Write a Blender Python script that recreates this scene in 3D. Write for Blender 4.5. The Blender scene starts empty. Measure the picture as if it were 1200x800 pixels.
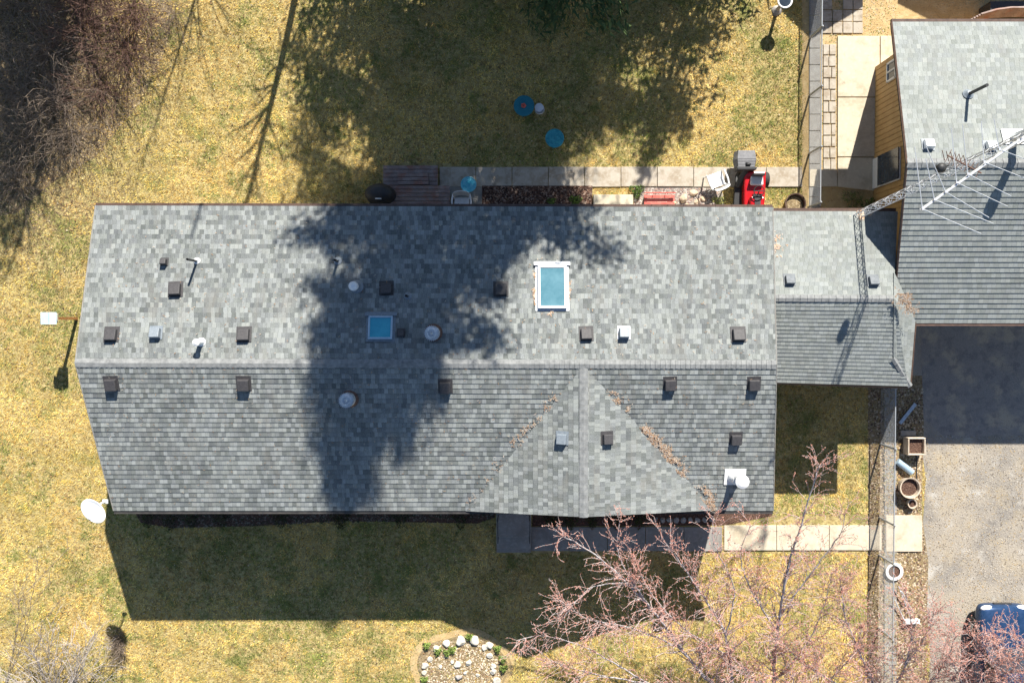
import bpy, math, random
import numpy as np
from mathutils import Vector, Matrix
R = math.radians
# ---------------------------------------------------------------- camera, sky, sun, exposure
F = 1000.0; H = 28.7; TILT = math.atan(25/1000)
scene = bpy.context.scene; C = scene.collection
cam = bpy.data.objects.new('camera', bpy.data.cameras.new('camera')); C.objects.link(cam)
cam.data.sensor_width = 36; cam.data.lens = 30.0; cam.data.clip_end = 1000; cam.data.clip_start = .5
cam.location = (0, 0, H); cam.rotation_euler = (-TILT, 0, 0)
scene.camera = cam
SUN = Vector((-.32, -1.22, -1.0)).normalized()
EL = math.asin(-SUN.z); AZ = math.atan2(-SUN.x, -SUN.y)
world = bpy.data.worlds.new('World'); scene.world = world; world.use_nodes = True
wn = world.node_tree; sky = wn.nodes.new('ShaderNodeTexSky'); sky.sky_type = 'NISHITA'
sky.sun_disc = False; sky.sun_elevation = EL; sky.sun_rotation = AZ; sky.air_density = 1.0; sky.dust_density = .2; sky.ozone_density = 1.5
wn.links.new(sky.outputs[0], wn.nodes['Background'].inputs[0]); wn.nodes['Background'].inputs[1].default_value = .066
sl = bpy.data.lights.new('sun', 'SUN'); sl.energy = 5.0; sl.angle = R(.55); sl.color = (1, .95, .86)
so = bpy.data.objects.new('sun', sl); C.objects.link(so); so.rotation_euler = SUN.to_track_quat('-Z', 'Y').to_euler(); so.location = (20, 60, 50)
vs = scene.view_settings; vs.view_transform = 'Standard'; vs.look = 'None'; vs.exposure = 1.0; vs.gamma = 1
vs.use_curve_mapping = False

rng = np.random.default_rng(7); rnd = random.Random(11)
def ray(px, py):
    u = (px-600)/F; v = (py-400)/F; s, c = math.sin(TILT), math.cos(TILT)
    return Vector((u, -s - v*c, -c + v*s))
def W(px, py, z=0.0):
    r = ray(px, py); return Vector((0, 0, H)) + r*((H-z)/-r.z)
def G(px, py, z=0.0):
    w = W(px, py); w.z = z; return w
def hit(px, py, plane):
    a, n = plane; r = ray(px, py); o = Vector((0, 0, H)); return o + r*((a-o).dot(n)/r.dot(n))
def plane3(a, b, c):
    n = (b-a).cross(c-a).normalized()
    return (a, n if n.z > 0 else -n)

# ---------------------------------------------------------------- materials
def mat(name, a, b=None, scale=6, rough=.8, metal=0, bump=0, bscale=None, detail=4, contrast=(.35, .65), spec=None, obj=False):
    m = bpy.data.materials.new(name); m.use_nodes = True; nt = m.node_tree; bs = nt.nodes['Principled BSDF']
    bs.inputs['Roughness'].default_value = rough; bs.inputs['Metallic'].default_value = metal
    if spec is not None: bs.inputs['Specular IOR Level'].default_value = spec
    bs.inputs['Base Color'].default_value = (*a, 1)
    tc = nt.nodes.new('ShaderNodeTexCoord'); src = tc.outputs['Object']
    if not obj:
        g = nt.nodes.new('ShaderNodeNewGeometry'); src = g.outputs['Position']
    if b is not None:
        n = nt.nodes.new('ShaderNodeTexNoise'); n.inputs['Scale'].default_value = scale; n.inputs['Detail'].default_value = detail
        n.inputs['Roughness'].default_value = .65
        nt.links.new(src, n.inputs['Vector'])
        cr = nt.nodes.new('ShaderNodeValToRGB'); cr.color_ramp.elements[0].position = contrast[0]; cr.color_ramp.elements[1].position = contrast[1]
        cr.color_ramp.elements[0].color = (*a, 1); cr.color_ramp.elements[1].color = (*b, 1)
        nt.links.new(n.outputs[0], cr.inputs[0]); nt.links.new(cr.outputs[0], bs.inputs['Base Color'])
    if bump:
        n2 = nt.nodes.new('ShaderNodeTexNoise'); n2.inputs['Scale'].default_value = bscale or scale*4; n2.inputs['Detail'].default_value = 5
        nt.links.new(src, n2.inputs['Vector'])
        bp = nt.nodes.new('ShaderNodeBump'); bp.inputs['Strength'].default_value = 1; bp.inputs['Distance'].default_value = bump
        nt.links.new(n2.outputs[0], bp.inputs['Height']); nt.links.new(bp.outputs[0], bs.inputs['Normal'])
    return m
def layered(name, layers, rough=.9, bump=.01, bscale=30):
    """layers: base colour, then (colour, noise scale, lo, hi, amount) mixed over it"""
    m = bpy.data.materials.new(name); m.use_nodes = True; nt = m.node_tree; bs = nt.nodes['Principled BSDF']
    bs.inputs['Roughness'].default_value = rough; bs.inputs['Specular IOR Level'].default_value = .2
    g = nt.nodes.new('ShaderNodeNewGeometry'); rgb = nt.nodes.new('ShaderNodeRGB'); rgb.outputs[0].default_value = (*layers[0], 1); cur = rgb.outputs[0]
    for i, (col, sc, lo, hi, am) in enumerate(layers[1:]):
        n = nt.nodes.new('ShaderNodeTexNoise'); n.inputs['Scale'].default_value = sc; n.inputs['Detail'].default_value = 5; n.inputs['Roughness'].default_value = .6
        mp = nt.nodes.new('ShaderNodeMapping'); mp.inputs['Location'].default_value = (i*17.3, i*5.1, i*3.7)
        nt.links.new(g.outputs['Position'], mp.inputs[0]); nt.links.new(mp.outputs[0], n.inputs['Vector'])
        mr = nt.nodes.new('ShaderNodeMapRange'); mr.inputs[1].default_value = lo; mr.inputs[2].default_value = hi; mr.inputs[4].default_value = am
        nt.links.new(n.outputs[0], mr.inputs[0])
        mx = nt.nodes.new('ShaderNodeMix'); mx.data_type = 'RGBA'; mx.inputs[7].default_value = (*col, 1)
        nt.links.new(mr.outputs[0], mx.inputs[0]); nt.links.new(cur, mx.inputs[6]); cur = mx.outputs[2]
    nt.links.new(cur, bs.inputs['Base Color'])
    n2 = nt.nodes.new('ShaderNodeTexNoise'); n2.inputs['Scale'].default_value = bscale; n2.inputs['Detail'].default_value = 6
    nt.links.new(g.outputs['Position'], n2.inputs['Vector'])
    bp = nt.nodes.new('ShaderNodeBump'); bp.inputs['Distance'].default_value = bump
    nt.links.new(n2.outputs[0], bp.inputs['Height']); nt.links.new(bp.outputs[0], bs.inputs['Normal'])
    return m
def shingle(name, dark, mid, light, tab=.16, spread=1.0, stain=(.2, .19, .17)):
    m = bpy.data.materials.new(name); m.use_nodes = True; nt = m.node_tree; N = nt.nodes; L = nt.links; bs = N['Principled BSDF']
    bs.inputs['Roughness'].default_value = .92; bs.inputs['Specular IOR Level'].default_value = .25
    uv = N.new('ShaderNodeUVMap'); uv.uv_map = 'UVMap'; sp = N.new('ShaderNodeSeparateXYZ'); L.new(uv.outputs[0], sp.inputs[0])
    def M(op, a, b=None, c=None):
        n = N.new('ShaderNodeMath'); n.operation = op
        for i, x in enumerate((a, b, c)):
            if x is None: continue
            if isinstance(x, (int, float)): n.inputs[i].default_value = x
            else: L.new(x, n.inputs[i])
        return n.outputs[0]
    def WN(x, y):
        c = N.new('ShaderNodeCombineXYZ'); L.new(x, c.inputs[0])
        L.new(y, c.inputs[1]); w = N.new('ShaderNodeTexWhiteNoise'); w.noise_dimensions = '2D'; L.new(c.outputs[0], w.inputs['Vector']); return w.outputs['Value']
    v = M('FLOOR', sp.outputs[1]); h = WN(v, v)
    a = M('ADD', M('DIVIDE', sp.outputs[0], tab), M('MULTIPLY', h, 9.7)); v1 = WN(M('FLOOR', a), v)
    b = M('ADD', M('DIVIDE', sp.outputs[0], tab*2.7), M('MULTIPLY', h, 5.3)); v2 = WN(M('FLOOR', b), v)
    val = M('ADD', M('MULTIPLY', v1, .74), M('MULTIPLY', v2, .26))
    g = N.new('ShaderNodeNewGeometry')
    big = N.new('ShaderNodeTexNoise'); big.inputs['Scale'].default_value = .55; big.inputs['Detail'].default_value = 6; L.new(g.outputs['Position'], big.inputs['Vector'])
    gr = N.new('ShaderNodeTexNoise'); gr.inputs['Scale'].default_value = 55; gr.inputs['Detail'].default_value = 3; L.new(g.outputs['Position'], gr.inputs['Vector'])
    val = M('ADD', M('MULTIPLY', M('SUBTRACT', val, .5), spread), .5)
    val = M('ADD', val, M('MULTIPLY', M('SUBTRACT', big.outputs[0], .5), .35))
    val = M('ADD', val, M('MULTIPLY', M('SUBTRACT', gr.outputs[0], .5), 1.1))
    cr = N.new('ShaderNodeValToRGB'); e = cr.color_ramp.elements; e[0].position = .12; e[0].color = (*dark, 1); e[1].position = .9; e[1].color = (*light, 1)
    k = e.new(.5); k.color = (*mid, 1); L.new(val, cr.inputs[0])
    # hue drift tab by tab (greenish / bluish / brownish granules)
    hu = N.new('ShaderNodeHueSaturation'); L.new(cr.outputs[0], hu.inputs['Color'])
    v3 = WN(M('FLOOR', a), M('ADD', v, 37.0)); L.new(M('ADD', M('MULTIPLY', v3, .16), .42), hu.inputs['Hue'])
    fr = M('FRACT', a); gap = M('LESS_THAN', fr, .07)
    mx = N.new('ShaderNodeMix'); mx.data_type = 'RGBA'; L.new(M('MULTIPLY', gap, .45), mx.inputs[0]); L.new(hu.outputs[0], mx.inputs[6]); mx.inputs[7].default_value = (dark[0]*.4, dark[1]*.4, dark[2]*.4, 1)
    mpp = N.new('ShaderNodeMapping'); mpp.inputs['Scale'].default_value = (1.6, .45, 1); L.new(g.outputs['Position'], mpp.inputs[0]); st = N.new('ShaderNodeTexNoise'); st.inputs['Scale'].default_value = 1.5; st.inputs['Detail'].default_value = 8; st.inputs['Roughness'].default_value = .7; L.new(mpp.outputs[0], st.inputs['Vector'])
    mr = N.new('ShaderNodeMapRange'); mr.inputs[1].default_value = .52; mr.inputs[2].default_value = .72; mr.inputs[4].default_value = .6; L.new(st.outputs[0], mr.inputs[0])
    mx2 = N.new('ShaderNodeMix'); mx2.data_type = 'RGBA'; L.new(mr.outputs[0], mx2.inputs[0]); L.new(mx.outputs[2], mx2.inputs[6]); mx2.inputs[7].default_value = (*stain, 1)
    L.new(mx2.outputs[2], bs.inputs['Base Color'])
    bp = N.new('ShaderNodeBump'); bp.inputs['Distance'].default_value = .006; L.new(M('ADD', gr.outputs[0], M('MULTIPLY', v1, .8)), bp.inputs['Height']); L.new(bp.outputs[0], bs.inputs['Normal'])
    return m
def attr_mat(name, rough=.85, trans=0):
    m = bpy.data.materials.new(name); m.use_nodes = True; nt = m.node_tree; bs = nt.nodes['Principled BSDF']
    bs.inputs['Roughness'].default_value = rough; bs.inputs['Specular IOR Level'].default_value = .15
    a = nt.nodes.new('ShaderNodeAttribute'); a.attribute_name = 'Col'; nt.links.new(a.outputs['Color'], bs.inputs['Base Color'])
    return m
M_ = {}
M_['shingle'] = shingle('grey_shingles', (.108, .118, .116), (.200, .213, .208), (.315, .332, .318), tab=.118, spread=.78)
M_['shingle2'] = shingle('plain_grey_shingles', (.175, .19, .18), (.255, .272, .26), (.345, .365, .345), tab=.14, spread=.5, stain=(.19, .19, .18))
M_['cap'] = mat('ridge_cap', (.17, .175, .175), (.28, .285, .28), 7, .9, bump=.004, bscale=60)
M_['trim'] = mat('brown_trim', (.07, .04, .03), (.12, .07, .05), 8, .6)
M_['fascia'] = mat('dark_fascia', (.03, .028, .028), (.06, .055, .05), 5, .7)
M_['siding'] = mat('tan_siding', (.42, .255, .095), (.50, .32, .13), 3, .65, bump=.002)
M_['grey_siding'] = mat('grey_siding', (.30, .30, .27), (.38, .37, .33), 3, .7)
M_['white'] = mat('white_paint', (.74, .74, .72), (.82, .82, .80), 9, .45)
M_['whiteplastic'] = mat('white_plastic', (.72, .72, .72), (.82, .82, .82), 20, .4)
M_['galv'] = mat('galvanised_metal', (.42, .44, .46), (.62, .64, .66), 14, .35, .75)
M_['alu'] = mat('pale_aluminium', (.62, .63, .66), (.78, .79, .82), 30, .38, .45)
M_['wire'] = mat('fence_wire', (.34, .36, .38), (.48, .50, .52), 30, .5, .35)
M_['black'] = mat('black_plastic', (.018, .018, .02), (.035, .035, .037), 30, .55)
M_['ventdark'] = mat('dark_vent', (.036, .034, .037), (.062, .058, .06), 20, .6)
M_['ventgrey'] = mat('grey_vent', (.16, .19, .22), (.23, .26, .29), 20, .5)
M_['ventmid'] = mat('weathered_vent', (.10, .115, .13), (.16, .175, .19), 12, .65)
M_['rust'] = mat('rusty_metal', (.09, .055, .05), (.22, .12, .08), 30, .7, .3)
M_['glass'] = mat('skylight_glass', (.06, .165, .21), (.10, .22, .27), 3, .2, 0, spec=.5)
M_['glass2'] = mat('teal_skylight_dome', (.03, .30, .42), (.05, .38, .50), 2, .15)
M_['darkglass'] = mat('dark_glass', (.025, .035, .05), (.045, .06, .08), 4, .15)
M_['concrete'] = layered('concrete', [(.45, .40, .33), ((.33, .27, .20), 2.6, .45, .62, .85), ((.22, .19, .15), 7, .60, .70, .6), ((.52, .48, .41), 9, .5, .7, .7), ((.20, .18, .14), 20, .62, .75, .5)], bump=.004, bscale=60)
M_['greyconcrete'] = layered('grey_concrete', [(.29, .28, .26), ((.22, .20, .18), 2.2, .4, .65, .8), ((.37, .36, .33), 9, .5, .7, .7), ((.15, .14, .12), 20, .62, .75, .5)], bump=.004, bscale=60)
M_['bright'] = layered('pale_concrete', [(.58, .51, .39), ((.42, .35, .25), 1.6, .48, .64, .7), ((.30, .25, .18), 5.5, .60, .72, .6), ((.70, .63, .50), 9, .5, .7, .5)], bump=.003, bscale=60)
M_['soil'] = layered('lawn_soil', [(.36, .27, .11), ((.52, .43, .20), 6, .4, .62, .8), ((.14, .17, .04), 1.3, .5, .66, .7), ((.16, .11, .05), 9, .5, .66, .85)], bump=.03, bscale=18)
M_['gravel'] = layered('gravel_drive', [(.37, .325, .265), ((.22, .205, .19), .7, .44, .6, .8), ((.52, .50, .46), 1.7, .57, .70, .7), ((.15, .135, .12), 3.7, .60, .74, .7), ((.42, .34, .22), 1.1, .5, .68, .5), ((.48, .44, .38), 26, .52, .66, .6), ((.13, .115, .10), 32, .56, .68, .75)], bump=.02, bscale=40)
M_['shadegravel'] = layered('shaded_drive_gravel', [(.30, .27, .24), ((.46, .38, .28), 1.3, .5, .62, .85), ((.20, .185, .18), 3.2, .5, .62, .7), ((.46, .42, .37), 30, .55, .7, .7), ((.10, .09, .085), 30, .55, .7, .6)], bump=.012, bscale=45)  # shade-toned version of the drive surface
M_['mulch'] = layered('bark_mulch', [(.10, .055, .04), ((.22, .14, .10), 26, .5, .62, .9), ((.03, .02, .02), 22, .55, .66, .9)], bump=.04, bscale=28)
M_['dirt'] = layered('dry_dirt', [(.46, .33, .16), ((.56, .43, .24), 4, .45, .65, .8), ((.25, .16, .08), 16, .56, .7, .7)], bump=.015, bscale=30)
M_['leafsoil'] = layered('leafy_soil', [(.27, .20, .11), ((.42, .34, .22), 12, .5, .62, .9), ((.09, .065, .045), 16, .52, .64, .9)], bump=.03, bscale=26)
M_['wood'] = layered('weathered_boards', [(.27, .205, .185), ((.38, .31, .285), 4, .45, .65, .8), ((.30, .13, .09), 3, .5, .66, .7), ((.09, .075, .07), 24, .55, .7, .6)], bump=.004, bscale=40)
M_['redpaint'] = mat('faded_red_paint', (.55, .09, .07), (.66, .17, .13), 8, .5)
M_['tractorred'] = mat('glossy_red_paint', (.42, .008, .012), (.52, .015, .02), 5, .25)
M_['seat'] = mat('pale_vinyl', (.62, .64, .68), (.74, .76, .80), 8, .4)
M_['bag'] = mat('grey_ribbed_bag', (.17, .17, .18), (.24, .24, .25), 8, .7)
M_['tyre'] = mat('tyre_rubber', (.02, .02, .02), (.035, .034, .032), 20, .8)
M_['turq'] = mat('turquoise_plastic', (.01, .22, .29), (.05, .36, .42), 9, .4)
M_['tealdark'] = mat('dark_teal_plastic', (.006, .16, .22), (.015, .21, .27), 6, .45)
M_['bluebright'] = mat('bright_blue_plastic', (.03, .36, .50), (.18, .55, .66), 9, .35)
M_['rock'] = mat('pale_rock', (.50, .45, .36), (.70, .66, .58), 9, .85, bump=.02, bscale=14)
M_['rocktan'] = mat('tan_rock', (.50, .36, .24), (.64, .50, .38), 7, .85, bump=.02, bscale=12)
M_['rockdark'] = mat('grey_rock', (.26, .24, .23), (.42, .39, .36), 9, .85, bump=.02, bscale=14)
M_['terra'] = mat('pale_clay', (.48, .38, .28), (.60, .52, .42), 9, .8)
M_['bark'] = mat('grey_bark', (.30, .27, .27), (.50, .46, .46), 14, .85, bump=.004)
M_['twig'] = mat('pale_twig', (.46, .38, .37), (.64, .56, .54), 20, .8)
M_['bud'] = mat('pink_bud', (.46, .17, .12), (.72, .37, .28), 8, .75)
M_['dead'] = mat('silver_dead_wood', (.40, .34, .30), (.58, .52, .47), 14, .85)
M_['cane'] = mat('dark_red_cane', (.11, .055, .04), (.23, .14, .11), 5, .8)
M_['cane2'] = mat('grey_brown_cane', (.19, .14, .10), (.36, .29, .23), 5, .8)
M_['trunk'] = mat('conifer_bark', (.10, .065, .045), (.17, .12, .09), 12, .9)
M_['needle'] = mat('conifer_needles', (.05, .085, .025), (.11, .16, .05), 2, .8)
M_['carblue'] = mat('dark_blue_car_paint', (.018, .05, .12), (.035, .075, .17), 6, .14, .35)
M_['lamp'] = mat('clear_headlight', (.75, .78, .82), (.85, .87, .9), 20, .1)
M_['bed_green'] = attr_mat('green_leaves'); M_['grass'] = attr_mat('grass_blades', .9); M_['litter'] = attr_mat('needle_litter', .95)
M_['bluepipe'] = mat('pale_blue_plastic', (.30, .42, .52), (.38, .50, .60), 9, .4)
M_['birdhouse'] = mat('pale_blue_roof', (.48, .62, .70), (.56, .70, .78), 9, .5)
M_['postwood'] = mat('orange_brown_post', (.36, .16, .05), (.48, .25, .10), 12, .8)

# ---------------------------------------------------------------- mesh builder
class MB:
    def __init__(s): s.v = []; s.f = []; s.uv = None
    def add(s, vs, fs):
        o = len(s.v); s.v += [Vector(p) for p in vs]; s.f += [tuple(i+o for i in f) for f in fs]; return s
    def box(s, c, size, rot=0, top=1.0, tilt=None):
        x, y, z = [k/2 for k in size]; c = Vector(c)
        m = Matrix.Rotation(rot, 3, 'Z')
        if tilt is not None: m = tilt @ m
        pts = [(-x, -y, -z), (x, -y, -z), (x, y, -z), (-x, y, -z), (-x*top, -y*top, z), (x*top, -y*top, z), (x*top, y*top, z), (-x*top, y*top, z)]
        return s.add([c + m @ Vector(p) for p in pts], [(0, 3, 2, 1), (4, 5, 6, 7), (0, 1, 5, 4), (1, 2, 6, 5), (2, 3, 7, 6), (3, 0, 4, 7)])
    def bar(s, a, b, w, h=None):
        return s.tube([a, b], [w/2*1.2, w/2*1.2] if h is None else [w/2, h/2], 4)
    def tube(s, pts, rad, n=6, cap=True):
        pts = [Vector(p) for p in pts]
        if isinstance(rad, (int, float)): rad = [rad]*len(pts)
        rings = []; up = None
        for i, p in enumerate(pts):
            d = (pts[min(i+1, len(pts)-1)] - pts[max(i-1, 0)]).normalized()
            if up is None:
                up = Vector((0, 0, 1)) if abs(d.z) < .9 else Vector((1, 0, 0))
            sd = d.cross(up).normalized(); up = sd.cross(d).normalized()
            rings.append([p + (sd*math.cos(2*math.pi*k/n) + up*math.sin(2*math.pi*k/n))*rad[i] for k in range(n)])
        o = len(s.v)
        for r in rings: s.v += r
        for i in range(len(pts)-1):
            for k in range(n):
                s.f.append((o+i*n+k, o+i*n+(k+1) % n, o+(i+1)*n+(k+1) % n, o+(i+1)*n+k))
        if cap:
            s.f.append(tuple(o+k for k in range(n))[::-1]); s.f.append(tuple(o+(len(pts)-1)*n+k for k in range(n)))
        return s
    def lathe(s, c, prof, n=24, sx=1, sy=1, m=None):
        c = Vector(c); o = len(s.v)
        for r, z in prof:
            for k in range(n):
                p = Vector((r*sx*math.cos(2*math.pi*k/n), r*sy*math.sin(2*math.pi*k/n), z))
                s.v.append(c + (m @ p if m is not None else p))
        for i in range(len(prof)-1):
            for k in range(n): s.f.append((o+i*n+k, o+i*n+(k+1) % n, o+(i+1)*n+(k+1) % n, o+(i+1)*n+k))
        s.f.append(tuple(o+k for k in range(n))[::-1]); s.f.append(tuple(o+(len(prof)-1)*n+k for k in range(n)))
        return s
    def prism(s, poly, z0, z1):
        n = len(poly); a = sum(poly[i][0]*poly[(i+1) % n][1]-poly[(i+1) % n][0]*poly[i][1] for i in range(n))
        if a < 0: poly = poly[::-1]
        return s.add([(p[0], p[1], z0) for p in poly]+[(p[0], p[1], z1) for p in poly],
                     [tuple(range(n))[::-1], tuple(range(n, 2*n))]+[(i, (i+1) % n, n+(i+1) % n, n+i) for i in range(n)])
    def bm(s): return s
def wloc(o):
    v = Vector((0, 0, 0))
    while o is not None: v += o.location; o = o.parent
    return v
def obj(name, mb, m, parent=None, local=False, smooth=False, bevel=0, origin=None):
    me = bpy.data.meshes.new(name)
    off = Vector((0, 0, 0)) if local else (wloc(parent) if parent else Vector((0, 0, 0)))
    if parent is None and not local:
        off = origin if origin is not None else Vector((0, 0, 0))
    me.from_pydata([tuple(v-off) for v in mb.v], [], mb.f)
    if mb.uv is not None:
        l = me.uv_layers.new(name='UVMap'); l.data.foreach_set('uv', np.array(mb.uv, dtype=np.float32).ravel())
    me.materials.append(m); me.validate() if mb.uv is None else None
    if smooth: me.polygons.foreach_set('use_smooth', [True]*len(me.polygons))
    o = bpy.data.objects.new(name, me); C.objects.link(o); o.parent = parent
    if parent is None: o.location = off
    if bevel:
        b = o.modifiers.new('bevel', 'BEVEL'); b.width = bevel; b.segments = 2; b.limit_method = 'ANGLE'
    return o
def tag(o, label, cat, group=None, kind=None):
    o['label'] = label; o['category'] = cat
    if group: o['group'] = group
    if kind: o['kind'] = kind
    return o
def thing(name, label, cat, loc=(0, 0, 0), group=None, rz=0):
    o = bpy.data.objects.new(name, None); C.objects.link(o); o.location = loc; o.rotation_euler = (0, 0, rz); o.empty_display_size = .2
    return tag(o, label, cat, group)
def node(name, parent, loc, rot=None):
    """an Empty used as a part that has sub-parts"""
    o = bpy.data.objects.new(name, None); C.objects.link(o); o.parent = parent; o.location = Vector(loc)-wloc(parent)
    if rot is not None: o.rotation_euler = rot.to_euler()
    return o
def copy_tree(o, parent=None):
    c = o.copy(); C.objects.link(c)
    if parent is not None: c.parent = parent
    for ch in list(o.children): copy_tree(ch, c)
    return c
def structure(name, mb, m, **k):
    o = obj(name, mb, m, **k); o['kind'] = 'structure'; return o
def raw(name, V, Fc, m, col=None, parent=None, loc=None):
    V = np.asarray(V, dtype=np.float32); Fc = np.asarray(Fc, dtype=np.int32); k = Fc.shape[1]
    me = bpy.data.meshes.new(name); me.vertices.add(len(V)); me.vertices.foreach_set('co', V.ravel())
    me.loops.add(Fc.size); me.loops.foreach_set('vertex_index', Fc.ravel())
    me.polygons.add(len(Fc)); me.polygons.foreach_set('loop_start', np.arange(0, Fc.size, k, dtype=np.int32)); me.polygons.foreach_set('loop_total', np.full(len(Fc), k, dtype=np.int32))
    if col is not None:
        a = me.color_attributes.new('Col', 'FLOAT_COLOR', 'POINT'); c4 = np.ones((len(V), 4), dtype=np.float32); c4[:, :3] = col; a.data.foreach_set('color', c4.ravel())
    me.update(calc_edges=True); me.materials.append(m)
    o = bpy.data.objects.new(name, me); C.objects.link(o); o.parent = parent
    if loc is not None: o.location = loc
    return o
def segs_mesh(A, B, ra, rb, n=4):
    """many tapered segments at once -> V, F (quads)"""
    A = np.asarray(A, float); B = np.asarray(B, float); ra = np.asarray(ra, float); rb = np.asarray(rb, float)
    d = B-A; L = np.linalg.norm(d, axis=1, keepdims=True); d = d/np.maximum(L, 1e-6)
    up = np.where(np.abs(d[:, 2:3]) < .9, np.array([[0, 0, 1.]]), np.array([[1., 0, 0]]))
    s = np.cross(d, up); s /= np.linalg.norm(s, axis=1, keepdims=True); t = np.cross(s, d)
    V = np.zeros((len(A), 2*n, 3))
    for k in range(n):
        a = 2*math.pi*k/n; o = s*math.cos(a)+t*math.sin(a)
        V[:, k] = A+o*ra[:, None]; V[:, n+k] = B+o*rb[:, None]
    base = (np.arange(len(A))*2*n)[:, None, None]
    f = np.array([[k, (k+1) % n, n+(k+1) % n, n+k] for k in range(n)])[None]
    return V.reshape(-1, 3), (base+f).reshape(-1, 4)
def vnoise(x, y, seed, sc):
    """smooth value noise in numpy"""
    r = np.random.default_rng(seed).random((256, 256)); x = x*sc+500; y = y*sc+500
    xi = np.floor(x).astype(int); yi = np.floor(y).astype(int); fx = x-xi; fy = y-yi; fx = fx*fx*(3-2*fx); fy = fy*fy*(3-2*fy)
    a = r[xi % 256, yi % 256]; b = r[(xi+1) % 256, yi % 256]; c = r[xi % 256, (yi+1) % 256]; d = r[(xi+1) % 256, (yi+1) % 256]
    return (a*(1-fx)+b*fx)*(1-fy)+(c*(1-fx)+d*fx)*fy

# ================================================================= SETTING: ground, drive, paths
def pxpoly(pts): return [tuple(G(x, y)[:2]) for x, y in pts]
g = MB(); S = 260; nx = 40
g.add([(-S, -S, 0), (S, -S, 0), (S, S, 0), (-S, S, 0)], [(0, 1, 2, 3)])
structure('ground', g, M_['soil'])
def sheet(name, poly, z, m, thick=None):
    mb = MB()
    if thick: mb.prism(poly, -.02, z)
    else: mb.add([(p[0], p[1], z) for p in poly], [tuple(range(len(poly)))])
    n = len(poly); a = sum(poly[i][0]*poly[(i+1) % n][1]-poly[(i+1) % n][0]*poly[i][1] for i in range(n))
    if a < 0 and not thick: mb.f = [f[::-1] for f in mb.f]
    return structure(name, mb, m)
P_drive = pxpoly([(1062, 372), (1320, 372), (1320, 900), (1085, 900), (1090, 760), (1079, 650), (1085, 560), (1072, 470)])
sheet('driveway', P_drive, .004, M_['gravel'])
P_shade = pxpoly([(1078, 360), (1330, 360), (1330, 512), (1250, 520), (1180, 508), (1110, 515), (1082, 490)])
sheet('shaded_drive', P_shade, .009, M_['shadegravel'])  # drive inside the garage's shadow, shade put into its own colour
P_fencebed = pxpoly([(1017, 440), (1084, 440), (1080, 600), (1088, 660), (1080, 900), (1017, 900)])
sheet('planting_strip', P_fencebed, .0055, M_['leafsoil'])
P_strip2 = pxpoly([(1036, 452), (1050, 452), (1050, 860), (1036, 860)])
sheet('kerb_strip', P_strip2, .05, M_['greyconcrete'], True)
# back walk
P_walk = pxpoly([(517, 194), (940, 197), (940, 220), (517, 219)])
def slabs(name, x0, x1, ya, yb, n, m, z=.05, gap=.7):
    mb = MB()
    for i in range(n):
        a = x0+(x1-x0)*i/n+gap/2; b = x0+(x1-x0)*(i+1)/n-gap/2; j = rnd.uniform(-.3, .3)
        mb.prism(pxpoly([(a, ya+j), (b, ya+j), (b, yb+j), (a, yb+j)]), -.02, z+rnd.uniform(-.006, .006))
    return structure(name, mb, m, bevel=.008)
slabs('back_walk', 515, 940, 196, 219, 10, M_['concrete'])
P_patio = pxpoly([(517, 212), (566, 212), (566, 245), (517, 245)]); sheet('back_patio', P_patio, .04, M_['greyconcrete'], True)
P_bed = pxpoly([(565, 218), (694, 218), (694, 248), (565, 248)]); sheet('mulch_bed', P_bed, .06, M_['mulch'], True)
P_grav = pxpoly([(743, 219), (846, 219), (850, 250), (743, 250)]); sheet('gravel_bed', P_grav, .012, M_['gravel'])
# front walk
slabs('front_walk_shaded', 622, 846, 617, 645, 5, M_['greyconcrete'])  # stretch inside the house shadow, shade put into a darker grey
slabs('front_walk_sunlit', 848, 1033, 615, 644, 3, M_['bright'])  # same walk past the shadow edge, sunlight put into a paler tone
slabs('gate_slab', 1037, 1080, 603, 645, 1, M_['bright'], z=.065)
P_fw = pxpoly([(582, 612), (1082, 600), (1082, 647), (582, 648)])
P_fbed = pxpoly([(150, 585), (580, 585), (580, 606), (560, 613), (400, 610), (300, 616), (200, 618), (165, 612)])
sheet('front_bed', P_fbed, .011, M_['mulch'])
P_fbed2 = pxpoly([(624, 590), (905, 585), (905, 604), (850, 615), (624, 616)]); sheet('rose_bed', P_fbed2, .0105, M_['mulch'])
# right strip beside upper fence
P_pstrip = pxpoly([(946, -30), (962, -30), (962, 250), (946, 250)]); slabs_ = None
mb = MB()
for i in range(14):
    y0 = -20+i*19.3; mb.prism(pxpoly([(948, y0+.5), (961, y0+.5), (961, y0+18.8), (948, y0+18.8)]), -.02, .045+rnd.uniform(-.006, .006))
structure('fence_strip', mb, M_['greyconcrete'], bevel=.006)
P_dirt = pxpoly([(940, -60), (1400, -60), (1400, 40), (1050, 45), (1050, 250), (940, 250)]); sheet('dirt_yard', P_dirt, .006, M_['dirt'])
P_slab = pxpoly([(981, 43), (1050, 43), (1050, 232), (981, 222), (948, 222), (948, 198), (981, 198)])
mb = MB()
for q in ([(981, 43), (1030, 43), (1030, 114), (981, 114)], [(981, 115.2), (1030, 115.2), (1030, 184), (981, 184)], [(981, 185.2), (1030, 185.2), (1030, 225), (981, 219)], [(948, 199), (980, 199), (980, 219), (948, 219)], [(1031, 43), (1060, 43), (1060, 100), (1031, 100)]):
    mb.prism(pxpoly(q), -.02, .07)
structure('side_patio', mb, M_['bright'], bevel=.01)
mb = MB(); rr = random.Random(3)
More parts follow.
